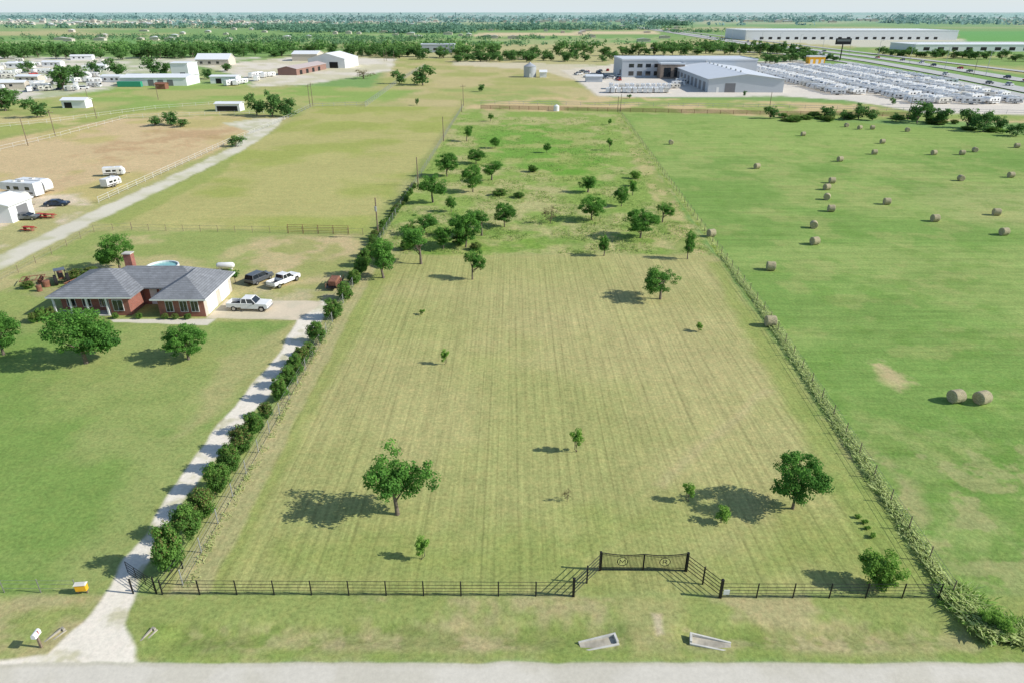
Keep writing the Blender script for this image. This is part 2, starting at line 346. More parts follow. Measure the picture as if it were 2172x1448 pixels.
f=sstep(500,6000,Y)[:,None]; colr[:]=colr*(1-f*.7)+np.array(S(164,194,197))*f*.7  # aerial haze painted into the ground colour, stronger with distance
Z=np.zeros(NV)
d1=np.exp(-((Y-30.6)/.85)**2)*(.35)
gate=1-np.exp(-((X-8.6)/2.2)**4); drv=1-sstep(20.5,22.5,-X)
Z-=d1*gate*drv
Z+=np.where((Y<200)&(Y>29.2),(fbm(X,Y,14,40,3)-.5)*.16*sstep(29.2,36,Y),0)*0.35
def ground_obj(name,faces,dz):
    us,inv=np.unique(faces,return_inverse=True); inv=inv.reshape(faces.shape)
    V=np.stack([X[us],Y[us],Z[us]+dz*(1+np.clip(Y[us],0,3000)*.02)],1)
    me=mesh_np(name,V,inv)
    a=me.color_attributes.new('Col','FLOAT_COLOR','POINT'); a.data.foreach_set('color',np.concatenate([colr[us],np.ones((len(us),1))],1).astype(np.float32).ravel())
    for nm,arr in (('mow',mow),('hay',hay),('grv',grv),('rgh',rgh)):
        at=me.attributes.new(nm,'FLOAT','POINT'); at.data.foreach_set('value',arr[us].astype(np.float32))
    me.polygons.foreach_set('use_smooth',np.ones(len(faces),bool))
    me.materials.append(GM)
    return mkobj(name,me,kind='structure')
def groundmat():
    m,n,l=newmat('land_surface'); b=n['Principled BSDF']; b.inputs['Roughness'].default_value=1; b.inputs['Specular IOR Level'].default_value=.05
    def A(nm):
        a=n.new('ShaderNodeAttribute'); a.attribute_name=nm; return a
    ge=n.new('ShaderNodeNewGeometry')
    def noise(scale,detail,vec=None,rough=.6):
        t=n.new('ShaderNodeTexNoise'); t.inputs['Scale'].default_value=scale; t.inputs['Detail'].default_value=detail; t.inputs['Roughness'].default_value=rough
        l.new(vec or ge.outputs['Position'],t.inputs['Vector']); return t.outputs['Fac']
    def mr(x,a,b_,c,d):
        t=n.new('ShaderNodeMapRange'); 
        for i,v in enumerate((a,b_,c,d)): t.inputs[i+1].default_value=v
        l.new(x,t.inputs[0]); return t.outputs[0]
    def ma(op,x,y):
        t=n.new('ShaderNodeMath'); t.operation=op
        for i,v in enumerate((x,y)):
            if isinstance(v,(int,float)): t.inputs[i].default_value=v
            else: l.new(v,t.inputs[i])
        return t.outputs[0]
    def mapping(sc,rot):
        t=n.new('ShaderNodeMapping'); t.inputs['Scale'].default_value=sc; t.inputs['Rotation'].default_value=(0,0,rot); l.new(ge.outputs['Position'],t.inputs[0]); return t.outputs[0]
    soft=ma('SUBTRACT',1,ma('MULTIPLY',A('grv').outputs['Fac'],.72))
    fine=noise(3.2,7,rough=.75); mid=noise(.55,5); big=noise(.07,4)
    f1=mr(fine,.32,.68,-.30,.30); f2=mr(mid,.3,.7,-.08,.08); f3=mr(big,.3,.7,.95,1.05)
    f4=ma('MULTIPLY',mr(noise(1.3,5,rough=.7),.36,.64,-.20,.18),A('rgh').outputs['Fac'])
    tot=ma('MULTIPLY',ma('ADD',1,ma('MULTIPLY',ma('ADD',ma('ADD',f1,f2),f4),soft)),f3)
    r=math.radians(1.4)
    st=noise(1,3,mapping((1.6,.008,1),r)); st2=noise(1,5,mapping((4.2,.10,1),r))
    wv=n.new('ShaderNodeTexWave'); wv.inputs['Scale'].default_value=.36; wv.inputs['Distortion'].default_value=.6; wv.inputs['Detail'].default_value=2; wv.inputs['Detail Scale'].default_value=.4
    l.new(mapping((1,.03,1),r),wv.inputs['Vector'])
    thin=mr(wv.outputs['Fac'],.8,1,0,-.12)
    s=ma('ADD',ma('ADD',mr(st,.35,.65,-.075,.075),mr(st2,.35,.65,-.11,.11)),thin)
    tot=ma('MULTIPLY',tot,ma('ADD',1,ma('MULTIPLY',s,A('mow').outputs['Fac'])))
    h1=noise(1,4,mapping((.03,.5,1),math.radians(-24))); h2=noise(1,5,mapping((.10,1.6,1),math.radians(58)))
    hh=ma('ADD',mr(h1,.3,.7,-.10,.10),mr(h2,.3,.7,-.11,.11))
    tot=ma('MULTIPLY',tot,ma('ADD',1,ma('MULTIPLY',hh,A('hay').outputs['Fac'])))
    vm=n.new('ShaderNodeVectorMath'); vm.operation='SCALE'; l.new(A('Col').outputs['Color'],vm.inputs[0]); l.new(tot,vm.inputs['Scale'])
    dr=noise(1.1,5,rough=.7); mx=n.new('ShaderNodeMix'); mx.data_type='RGBA'; mx.blend_type='MULTIPLY'; mx.inputs[7].default_value=(1.13,1.02,1.05,1)
    g1=ma('MULTIPLY',mr(dr,.42,.66,0,1),ma('SUBTRACT',1,A('grv').outputs['Fac'])); l.new(g1,mx.inputs[0]); l.new(vm.outputs[0],mx.inputs[6])
    l.new(mx.outputs[2],b.inputs['Base Color'])
    bp=n.new('ShaderNodeBump'); bp.inputs['Distance'].default_value=.10
    l.new(ma('MULTIPLY',soft,.4),bp.inputs['Strength'])
    l.new(fine,bp.inputs['Height']); l.new(bp.outputs[0],b.inputs['Normal'])
    return m
GM=groundmat()
R,Cn=YY.shape; ii=np.arange(R*Cn).reshape(R,Cn)
Q=np.stack([ii[:-1,:-1],ii[1:,:-1],ii[1:,1:],ii[:-1,1:]],-1).reshape(-1,4)
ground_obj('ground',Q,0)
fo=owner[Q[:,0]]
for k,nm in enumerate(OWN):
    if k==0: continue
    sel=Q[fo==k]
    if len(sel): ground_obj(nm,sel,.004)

# ---------------- highway
def strip(name,pts,w,z,m):
    mb=MB(); P=[Vector((*p,0)) for p in pts]; vs=[]
    for i,p in enumerate(P):
        d=(P[min(i+1,len(P)-1)]-P[max(i-1,0)]).normalized(); nn=Vector((-d.y,d.x,0))
        vs+=[p+nn*w/2+Vector((0,0,z)),p-nn*w/2+Vector((0,0,z))]
    mb.add(vs,[(2*i,2*i+1,2*i+3,2*i+2) for i in range(len(P)-1)])
    return mb.obj(name,[m],kind='structure')
hw1=[(292,250),(289,411),(303,520),(309,633),(306,763),(300,1000),(317,1460),(330,2200)]
hw2=[(236,250),(254,359),(269,455),(281,571),(284,763),(284,1000),(301,1460),(314,2200)]
fr=[(221,250),(240,359),(252,455),(258,571),(250,680),(200,760),(150,800)]
for nm,pts,w in (('highway',hw1,13),('highway',hw2,13),('frontage_road',fr,8),('frontage_road',[(330,250),(332,500),(335,800),(340,1500)],8)):
    strip(nm,pts,w,.35,M['asph'])
    for off in (-w*.47,w*.47,0):
        P=[(x+off,y) for x,y in pts]; strip('lane_marking',P,.25,.37,M['lane'])
# ---------------- leaves, trees
def leafcards(C,per,size,asp=.6,squash=.8,up=.5):
    C=np.array(C,dtype=float); N=len(C)*per; c=np.repeat(C,per,0)
    d=rng.normal(size=(N,3)); d/=np.linalg.norm(d,axis=1)[:,None]
    rad=c[:,3]*(rng.random(N)**.42); p=c[:,:3]+d*rad[:,None]*np.array([1,1,squash])
    nn=d+.7*rng.normal(size=(N,3))+np.array([0,0,up]); nn/=np.linalg.norm(nn,axis=1)[:,None]
    a=rng.normal(size=(N,3)); a-=nn*(a*nn).sum(1)[:,None]; a/=np.linalg.norm(a,axis=1)[:,None]; b=np.cross(nn,a)
    s=size*(.6+.8*rng.random(N))[:,None]
    V=np.stack([p-a*s*.5,p-b*s*asp*.5+nn*s*.08,p+a*s*.5,p+b*s*asp*.5+nn*s*.08],1).reshape(-1,3)
    return V,np.repeat(c[:,4],4)
def leafmesh(name,C,per,size,m,**k):
    V,T=leafcards(C,per,size,**k)
    me=mesh_np(name,V,np.arange(len(V)).reshape(-1,4)); me.materials.append(m)
    a=me.attributes.new('tone','FLOAT','POINT'); a.data.foreach_set('value',T.astype(np.float32))
    return me
def crown_clumps(Hh,W,bot,nc,cr,r,lob=3):
    lobes=[(0,0,0,1)]+[(r.uniform(-.3,.3)*W,r.uniform(-.3,.3)*W,r.uniform(-.25,.2)*(Hh-bot),r.uniform(.5,.75)) for _ in range(lob)]
    C=[]; cz=(Hh+bot)/2; hz=(Hh-bot)/2
    while len(C)<nc:
        lx,ly,lz,ls=r.choice(lobes) if lob else lobes[0]
        d=Vector((r.gauss(0,1),r.gauss(0,1),r.gauss(0,1))).normalized(); q=r.random()**.4
        sc=ls*.92
        x=lx+d.x*q*W*.5*sc*.85; y=ly+d.y*q*W*.5*sc*.85; z=cz+lz+d.z*q*hz*sc
        z=max(z,bot+cr*.6); 
        if z>Hh-cr*.5: z=Hh-cr*.5
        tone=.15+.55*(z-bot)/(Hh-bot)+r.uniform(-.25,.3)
        C.append((x,y,z,cr*r.uniform(.6,1.25),max(0,min(1,tone))))
    return C
def make_tree(seed,Hh,W,bot,nc,cr,per,size,leaf,tr=.13,sides=7,lob=3):
    r=random.Random(seed); C=crown_clumps(Hh,W,bot,nc,cr,r,lob)
    cm=leafmesh('crown',C,per,size,leaf)
    mb=MB(); tx,ty=r.uniform(-.15,.15),r.uniform(-.15,.15); zt=bot+.35*(Hh-bot)
    mb.tube([(0,0,-.15),(0,0,.12),(tx*.4,ty*.4,bot*.5),(tx,ty,bot),(tx*1.5,ty,zt)],[tr*1.6,tr*1.15,tr,tr*.85,tr*.4],sides)
    for c in r.sample(C,min(len(C),11)):
        z0=r.uniform(bot*.8,zt); p0=Vector((tx*z0/zt,ty*z0/zt,z0)); p1=Vector(c[:3])
        mid=(p0+p1)/2+Vector((0,0,-.1)); mb.tube([p0,mid,p1],[tr*.45,tr*.3,tr*.1],5)
    cx=sum(c[0] for c in C)/len(C); cy=sum(c[1] for c in C)/len(C)
    return (mb.mesh('trunk',[M['bark']],True),cm,Hh,W,math.atan2(cy,cx))
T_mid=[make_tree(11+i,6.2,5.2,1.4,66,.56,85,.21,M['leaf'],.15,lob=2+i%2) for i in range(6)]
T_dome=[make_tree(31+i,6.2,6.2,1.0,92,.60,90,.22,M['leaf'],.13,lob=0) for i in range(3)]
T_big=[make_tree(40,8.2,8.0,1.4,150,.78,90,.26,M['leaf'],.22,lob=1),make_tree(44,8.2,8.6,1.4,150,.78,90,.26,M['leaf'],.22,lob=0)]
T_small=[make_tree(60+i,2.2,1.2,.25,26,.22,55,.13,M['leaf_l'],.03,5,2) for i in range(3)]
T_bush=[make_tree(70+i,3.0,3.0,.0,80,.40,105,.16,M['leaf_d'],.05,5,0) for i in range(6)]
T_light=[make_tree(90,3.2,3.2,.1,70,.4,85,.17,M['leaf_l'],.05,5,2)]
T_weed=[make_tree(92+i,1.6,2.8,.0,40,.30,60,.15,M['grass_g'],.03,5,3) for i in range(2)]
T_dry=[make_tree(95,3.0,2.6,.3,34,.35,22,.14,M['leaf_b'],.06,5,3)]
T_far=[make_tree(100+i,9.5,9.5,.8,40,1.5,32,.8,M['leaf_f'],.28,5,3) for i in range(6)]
for bi,(tm,cm,_,_,_) in enumerate(T_bush):
    cm.materials.append(M['leaf_r'])
    idx=np.zeros(len(cm.polygons),dtype=np.int32)
    zc=np.zeros(len(cm.vertices)*3,dtype=np.float32); cm.vertices.foreach_get('co',zc); z4=zc.reshape(-1,4,3)[:,0,2]
    idx[(z4>1.4)&(rng.random(len(idx))<(.42 if bi>=4 else .10))]=1; cm.polygons.foreach_set('material_index',idx)
def place(var,px,by,ty,wpx,name='tree',label='green leafy tree standing in grass',cat='tree',group=None,world=None,hh=None,ww=None,foliage='crown',lean=None):
    if world: x,y=world; h=hh; w=ww
    else:
        x,y=G(px,by); h=top_h(by,ty); w=wpx*mpp(by)*1.1
    tm,cm,vh,vw,ang=var
    o=root(name,(x,y,0),random.uniform(0,6.28) if lean is None else lean-ang,label,cat,group)
    o.scale=(w/vw,w/vw,h/vh)
    mkobj('trunk' if name!='shrub' else 'stem',tm,o); mkobj(foliage,cm,o)
    return o
def rc(l): return random.choice(l)
L_oak='young oak tree with rounded leafy crown on mown grass'
L_rgh='scattered oak tree growing in rough unmown grass'
place(T_mid[1],843,1090,943,136,label='young oak with irregular two lobed crown on mown grass',group='young trees in the mown lot',lean=0)
place(T_dome[0],1681,1078,965,134,label='young oak with domed crown on mown grass',group='young trees in the mown lot',lean=0)
for a in [(1400,635,563,84),(1002,593,530,52),(1458,550,488,38),(1281,543,497,38)]:
    place(rc(T_mid),*a,label=L_oak,group='young trees in the mown lot')
for a in [(813,590,506,84),(893,560,476,84),(988,525,450,74),(1022,500,440,64),(1070,482,430,56),(1358,505,443,86),(1405,472,430,42),(1255,468,416,66),(1318,438,395,38),(1342,415,385,24),(1247,408,372,56),(918,430,363,64),(900,495,452,68),(940,530,480,46),(957,450,416,28),(1003,408,348,54),(1043,383,338,56),(948,375,323,56),(1010,348,316,46),(990,300,265,30),(1050,315,290,26),(1040,258,238,16),(1160,325,303,20),(1292,320,292,15),(1293,266,252,10),(970,500,448,40)]:
    place(rc(T_mid+T_dome+T_dome),*a,label=L_rgh,group='trees in the rough lot')
place(T_dry[0],1167,475,436,34,label='sparse half bare tree in rough grass')
for a in [(1223,957,903,34),(1460,1062,1020,32),(1530,1107,1073,34),(895,1185,1135,36),(943,773,738,22),(1483,703,683,20),(895,668,656,13)]:
    place(rc(T_small),*a,name='sapling',cat='sapling',label='small light green sapling on mown grass',group='saplings in the mown lot')
place(T_dry[0],1203,1062,1035,20,name='sapling',cat='sapling',label='thin nearly bare sapling on mown grass')
place(T_light[0],1868,1242,1172,84,name='shrub',cat='shrub',label='bushy light green shrub beside black pipe fence',foliage='foliage')
for a in [(1820,1098,1090,13),(1832,1110,1100,14),(1838,1122,1114,13),(1850,1140,1130,15)]:
    place(T_light[0],*a,name='shrub',cat='shrub',label='tiny low green plant in mown grass',group='low plants by the fence',foliage='foliage')
place(T_big[0],183,770,642,142,label='large round shade tree on the front lawn')
place(T_big[1],400,762,688,100,label='small round shade tree on the front lawn')
place(T_big[1],8,752,660,100,label='broad dark shade tree on the front lawn')
place(T_big[0],255,572,492,80,label='shade tree behind the brick house')
place(T_mid[1],500,600,566,24,label='slim young tree beside the garage')
for a in [(92,680,652,30),(110,676,650,26),(75,684,662,22)]:
    place(rc(T_bush),*a,name='shrub',cat='shrub',label='clipped shrub against the house corner',foliage='foliage',group='shrubs at the house corner')
for a in [(165,592,570,36),(195,586,566,34),(60,612,596,26),(215,590,574,26)]:
    place(rc(T_dry+T_bush),*a,name='shrub',cat='shrub',label='scruffy bush in the cluttered back yard',foliage='foliage',group='scruffy bushes in the back yard')
hedge=[(364,1208,1108,72),(400,1142,1072,66),(434,1092,1034,58),(466,1042,976,56),(490,1000,940,54),(516,958,900,50),(542,918,870,46),(566,885,852,32),(597,848,796,42),(613,820,774,40),(628,796,748,40),(642,774,730,36),(656,754,724,32),(672,728,682,42),(707,675,632,42),(733,634,598,38),(752,602,572,34),(765,585,545,32),(775,565,525,32),(790,545,515,30),(800,530,505,26)]
for i,a in enumerate(hedge):
    v=T_bush[4+i%2] if i in (2,5,7,11) else T_bush[i%4]
    place(v,*a,name='shrub',cat='shrub',label='crepe myrtle bush with brownish tips beside the gravel drive' if i in (2,5,7,11) else 'green crepe myrtle bush in a row beside the gravel drive',group='bushes along the gravel drive',foliage='foliage')
for i in range(22):
    t=i/21; px=792+t*(880-792)+random.uniform(-4,4); by=520-t*(520-395)
    place(rc(T_bush),px,by,by-random.uniform(12,22)*(1-.4*t),random.uniform(18,26)*(1-.35*t),name='shrub',cat='shrub',label='overgrown bush along the boundary fence',group='bushes along the boundary fence',foliage='foliage')
for a in [(1100,420,408,26),(1060,415,400,36),(1130,365,350,24),(975,520,496,34),(1350,380,362,26),(870,500,474,28),(1340,395,380,20),(1010,530,514,28),(860,530,508,30)]:
    place(rc(T_light+T_light+T_bush),*a,name='shrub',cat='shrub',label='low wild bush in rough grass',group='wild bushes in the rough lot',foliage='foliage')
L2='mature pasture tree with dense dark crown'
for a in [(500,312,288,36),(330,268,245,34),(365,266,236,44),(388,270,250,30),(545,245,195,44),(578,248,193,48),(612,248,206,44),(80,250,205,50),(12,236,180,66),(897,181,135,52),(847,178,147,32),(1021,195,175,17),(885,224,208,9),(137,192,135,62),(172,175,130,44),(248,162,122,50),(207,160,128,26),(60,155,130,36),(442,168,145,30),(482,152,134,30),(325,158,118,46),(352,160,130,34),(30,212,190,34),(1633,252,224,36),(1755,252,222,40),(1820,254,220,38),(1945,262,212,44),(1965,258,218,38),(2000,264,222,40),(2050,272,228,46),(2085,280,236,50),(2112,276,244,40),(2155,290,262,40),(1790,254,234,30),(1850,256,232,30),(1900,258,240,30),(1335,210,200,10),(1893,222,206,14),(1580,205,190,8)]:
    place(rc(T_far),*a,label=L2,group='scattered pasture trees')
for i in range(26):
    px=random.uniform(1640,2172); by=254+max(0,(px-1930))*.14+random.uniform(-4,5)
    place(rc(T_weed+T_bush),px,by,by-random.uniform(6,14),random.uniform(18,40),name='shrub',cat='shrub',label='scrubby bush along the rear field fence',group='bushes along the rear field fence',foliage='foliage')
place(T_dry[0],770,168,147,44,name='shrub',cat='shrub',label='reddish brown bush on a gravel yard',foliage='foliage')
def belt(pts,n,h0,h1,w0,w1,lab='tree in the long green shelter belt'):
    for i in range(n):
        t=(i+random.random())/n*(len(pts)-1); k=min(int(t),len(pts)-2); t-=k
        px=pts[k][0]*(1-t)+pts[k+1][0]*t; by=pts[k][1]*(1-t)+pts[k+1][1]*t+random.uniform(-2.5,2.5)
        x,y=G(px,by)
        place(rc(T_far),0,0,0,0,world=(x,y),hh=random.uniform(h0,h1),ww=random.uniform(w0,w1),label=lab,group='shelter belt trees')
belt([(-30,124),(300,125),(430,122)],30,6,13,10,17)
belt([(430,120),(760,118),(900,124),(1180,126)],38,6,13,10,17)
belt([(960,132),(1100,131),(1300,130)],20,5,8,8,12)
belt([(1180,118),(1400,117),(1600,114),(1720,120)],32,6,12,10,16)
belt([(1870,118),(2000,122),(2200,130)],18,5,8,10,14)
belt([(1600,135),(1680,133),(1770,128)],12,5,8,8,12)
def woods(name,polys,dens,h,w,size,per,m,label,ns=90,stretch=1.):
    C=[]
    for poly,nn in polys:
        P=[G(*p) for p in poly]
        xs=[p[0] for p in P]; ys=[p[1] for p in P]; k=0; tries=0
        while k<nn and tries<nn*60:
            tries+=1
            x=random.uniform(min(xs),max(xs)); y=1/random.uniform(1/max(ys),1/min(ys))
            ins=False
            for i in range(len(P)):
                a,b=P[i],P[(i+1)%len(P)]
                if (a[1]>y)!=(b[1]>y) and x<(b[0]-a[0])*(y-a[1])/(b[1]-a[1])+a[0]: ins=not ins
            if not ins: continue
            if vn(np.array([x*stretch]),np.array([y]),ns,77)[0]<dens: continue
            k+=1; sc=random.uniform(.6,1.3); 
            for q in range(3):
                C.append((x+random.uniform(-.4,.4)*w,y+random.uniform(-.4,.4)*w,h*sc*random.uniform(.3,.75),w*.4*sc,random.random()))
    me=leafmesh(name,C,per,size,m)
    mkobj(name,me,kind='stuff',label=label,category='woods')
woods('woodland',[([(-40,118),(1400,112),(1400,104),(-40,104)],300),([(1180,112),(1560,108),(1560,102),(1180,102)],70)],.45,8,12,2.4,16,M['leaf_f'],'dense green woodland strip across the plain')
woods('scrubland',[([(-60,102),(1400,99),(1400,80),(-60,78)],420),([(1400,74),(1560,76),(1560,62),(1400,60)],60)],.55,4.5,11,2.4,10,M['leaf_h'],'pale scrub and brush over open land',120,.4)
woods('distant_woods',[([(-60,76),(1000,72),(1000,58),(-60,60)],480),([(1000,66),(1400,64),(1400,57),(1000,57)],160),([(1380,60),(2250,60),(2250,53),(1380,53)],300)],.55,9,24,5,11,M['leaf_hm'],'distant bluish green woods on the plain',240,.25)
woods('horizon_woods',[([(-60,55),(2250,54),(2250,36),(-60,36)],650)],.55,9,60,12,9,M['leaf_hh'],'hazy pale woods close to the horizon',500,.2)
def town(name,poly,nn,s,lab):
    mb=MB(); P=[G(*p) for p in poly]
    y0=min(p[1] for p in P); y1=max(p[1] for p in P)
    for _ in range(nn):
        y=1/random.uniform(1/y1,1/y0); a=random.uniform(min(p[0] for p in poly),max(p[0] for p in poly)); x=(a-1086)/F*y*.92
        w=random.uniform(.6,1.6)*s; d=s*.7; h=s*random.uniform(.2,.35)
        mb.box(x,x+w,y,y+d,0,h,0); mb.prism([(x-.5,h+.02),(x+w+.5,h+.02),(x+w/2,h*1.4)],y-.5,y+d+.5,random.choice([0,1,2,2]))
    mb.obj(name,[M['tanwall'],M['concrete'],M['whiteroof']],kind='stuff',label=lab,category='town')
town('distant_town',[(0,56),(900,42)],220,15,'far suburb of small pale houses on the plain')
town('distant_town',[(900,50),(2172,36)],150,22,'far pale rooftops near the horizon')
town('distant_town',[(100,90),(1450,56)],60,11,'scattered pale farm buildings on the plain')

# ---------------- tall grass
def blades(name,pts,m,label,per=9,spread=.22,wmul=1.):
    pts=np.array(pts); N=len(pts)*per; p=np.repeat(pts,per,0)
    b=np.zeros((N,3)); b[:,:2]=p[:,:2]+rng.normal(size=(N,2))*spread
    h=p[:,2]*(.5+.8*rng.random(N)); a=rng.random(N)*6.28; w=(.02+.03*rng.random(N))*wmul
    lean=rng.normal(size=(N,2))*.7*h[:,None]
    dx=np.stack([np.cos(a)*w,np.sin(a)*w,np.zeros(N)],1)
    t=b.copy(); t[:,:2]+=lean; t[:,2]=h
    mid=b*.5+t*.5; mid[:,2]=h*.7; mid[:,:2]=b[:,:2]+lean*.35
    V=np.stack([b-dx,b+dx,mid+dx*.8,t],1).reshape(-1,3)
    me=mesh_np(name,V,np.arange(N*4).reshape(-1,4)); me.materials.append(m)
    at=me.attributes.new('tone','FLOAT','POINT'); at.data.foreach_set('value',np.repeat(.2+rng.random(N)*.8,4).astype(np.float32))
    mkobj(name,me,kind='stuff',label=label,category='grass')
def along(p0,p1,nn,wd,h0,h1,lump=.35):
    out=[]
    a=Vector(p0);b=Vector(p1)
    d=(b-a).normalized(); q=Vector((-d.y,d.x))
    for _ in range(nn):
        t=random.random(); c=a.lerp(b,t)+q*random.gauss(0,wd); s=1-lump/2+lump*float(vn(np.array([c.x]),np.array([c.y]),3.2,9)[0])
        out.append((c.x,c.y,random.uniform(h0,h1)*s))
    return out
RF=[G(2018,1262),G(1620,660),G(1530,540),G(1313,238)]
pg=along(RF[0],RF[1],3000,.20,.16,.36)+along(RF[1],RF[2],800,.18,.14,.3)+along(RF[2],RF[3],900,.18,.12,.24)+along(G(2015,1255),G(2110,1340),1500,.40,.2,.5)+along(G(2080,1335),G(2260,1350),1100,.35,.2,.45)
blades('tall_grass',pg,M['grass'],'tall pale seeding grass along the wire fence',per=7,spread=.14,wmul=.8)
pw=along(RF[0],RF[1],140,.25,.12,.28)+along(G(2015,1255),G(2120,1335),500,.45,.2,.5)+along(G(2060,1325),G(2250,1345),400,.35,.2,.45)
blades('weeds',pw,M['grass_g'],'green weeds along the wire fence')
for a in [(2090,1325,1294,44),(2125,1338,1308,50)]:
    place(rc(T_light),*a,name='shrub',cat='shrub',label='rank green weed bush at the fence corner',foliage='foliage',group='weeds at the fence corner')
rp=[]
for _ in range(8000):
    py=random.uniform(250,538); t=(538-py)/(538-232); xl=800+t*185; xr=1506-t*200
    x,y=G(random.uniform(xl,xr),py)
    if vn(np.array([x]),np.array([y]),5,12)[0]>.45: rp.append((x,y,random.uniform(.12,.38)))
blades('rough_grass',rp,M['grass_r'],'rough unmown green grass tufts',per=7,spread=.4,wmul=1.2)
lf=along(G(395,1245),G(775,562),220,.12,.1,.22)
blades('fence_weeds',lf,M['grass'],'dry grass under the boundary fence')

# ---------------- fences
pm_cache={}
def fence(name,label,pts,spacing,ph,pr,rails,rr,pmat,rmat,group=None,verts=0,cat='fence'):
    o=root(name,(pts[0][0],pts[0][1],0),0,label,cat,group)
    key=(round(ph,2),round(pr,3),pmat.name)
    if key not in pm_cache:
        mb=MB(); mb.tube([(0,0,-.1),(0,0,ph),(0,0,ph+.03)],[pr,pr,pr*.3],8); pm_cache[key]=mb.mesh('post',[pmat])
    mb=MB(); L=[]; off=Vector((pts[0][0],pts[0][1],0))
    for a,b in zip(pts[:-1],pts[1:]):
        a=Vector((*a,0));b=Vector((*b,0)); nseg=max(1,round((b-a).length/spacing))
        for i in range(nseg+(1 if b==Vector((*pts[-1],0)) else 0)): L.append(a.lerp(b,i/nseg)-off)
        for z in rails: mb.tube([a-off+Vector((0,0,z)),b-off+Vector((0,0,z))],rr,5)
        if verts:
            k=int((b-a).length/verts)
            for i in range(k):
                p=a.lerp(b,i/k)-off; mb.box(p.x-.003,p.x+.003,p.y-.003,p.y+.003,rails[0],rails[-1])
    for p in L[:100]: mkobj('post',pm_cache[key],o,p)
    if len(L)>100:
        m2=MB()
        for p in L[100:]: m2.tube([p,p+Vector((0,0,ph))],pr,5)
        m2.obj('post',[pmat],o,kind='stuff')
    mb.obj('rail',[rmat],o)
    return o
BK=M['black']; FW=M['fencew']
fence('pipe_fence','low black pipe fence with wire infill beside the verge',[G(345,1260),G(1216,1264)],2.42,1.28,.045,[.12,.4,.68,.95,1.25],.016,BK,BK,'black front fences',verts=.6)
fence('pipe_fence','low black pipe fence with wire infill near the corner shrub',[G(1527,1267),G(1990,1268)],2.42,1.28,.045,[.12,.4,.68,.95,1.25],.016,BK,BK,'black front fences',verts=.6)
for a,b in ((G(1216,1264),G(1272,1209)),(G(1527,1267),G(1455,1211))):
    fence('entrance_wing_fence','tall black five rail fence angled to the gate',[a,b],1.6,1.55,.06,[.25,.55,.85,1.15,1.45],.026,BK,BK,'gate wing fences')
fence('pipe_fence','short black pipe fence corner by the drive',[G(345,1260),G(388,1205)],2.4,1.3,.05,[.4,.8,1.25],.025,BK,BK,'black front fences')
fence('wire_fence','grey woven wire fence dividing the mown lot and drive',[G(388,1240),G(775,562),G(982,228)],3.1,1.35,.045,[.05,.35,.65,.95,1.3],.014,M['galv'],M['wirem'],'boundary wire fences')
fence('wire_fence','wire fence with steel posts in tall grass',[RF[0],RF[1],RF[2],RF[3]],3.3,1.3,.04,[.3,.6,.9,1.2],.012,M['wood'],M['wirem'],'boundary wire fences')
fence('wire_fence','thin wire fence across the front lawn',[(-34,G(0,1256)[1]),G(165,1257)],2.6,1.2,.03,[.4,.8,1.1],.010,M['wirem'],M['wirem'],'boundary wire fences')
fence('white_pipe_fence','white pipe fence along the gravel road',[G(210,432),G(485,305),G(612,252)],4,1.4,.05,[.4,.8,1.3],.035,FW,FW,'white paddock fences')
fence('white_pipe_fence','white pipe fence around the dry paddock',[G(-60,335),G(130,290),G(270,252),G(560,241)],5,1.4,.05,[.5,1.3],.035,FW,FW,'white paddock fences')
fence('white_pipe_fence','white pipe fence across the green paddock',[G(-60,278),G(100,262),G(330,232),G(470,222)],5,1.4,.05,[.5,1.3],.035,FW,FW,'white paddock fences')
fence('white_pipe_fence','white pipe fence by the road bend',[G(612,252),G(660,228),G(780,224)],5,1.4,.06,[.5,1.3],.05,M['galv'],M['galv'],'white paddock fences')
fence('chain_link_fence','grey chain link fence running over pasture',[G(775,227),G(850,172),G(900,142)],6,2.,.06,[.1,.7,1.3,1.95],.05,M['galv'],M['galv'])
fence('rail_fence','rusty brown rail fence behind the rear lots',[G(1020,232),G(1310,238)],4,1.5,.07,[.3,.6,.9,1.2,1.5],.07,M['rust'],M['rust'],'rusty rear fences')
fence('rail_fence','rusty brown rail fence behind the hay field',[G(1310,238),G(1640,245),G(1930,248)],5,1.5,.07,[.3,.6,.9,1.2,1.5],.07,M['rust'],M['rust'],'rusty rear fences')
fence('white_pipe_fence','pale pipe fence behind the storage lot',[G(1020,222),G(1640,230),G(2172,243)],6,1.5,.06,[.6,1.4],.06,M['galv'],M['galv'],'white paddock fences')
fence('wire_fence','wire fence behind the house yard',[G(280,489),G(610,495),G(770,499)],3,1.2,.04,[.5,1.1],.015,M['wood'],M['wirem'],'boundary wire fences')
fence('corral_panel','rusty corral panels between yard and pasture',[G(612,495),G(740,498)],2.6,1.6,.05,[.3,.6,.9,1.2,1.55],.03,M['rust'],M['rust'])
fence('wire_fence','wire fence beside the gravel road',[G(0,600),G(200,492),G(280,486)],4,1.2,.04,[.5,1.1],.015,M['wood'],M['wirem'],'boundary wire fences')

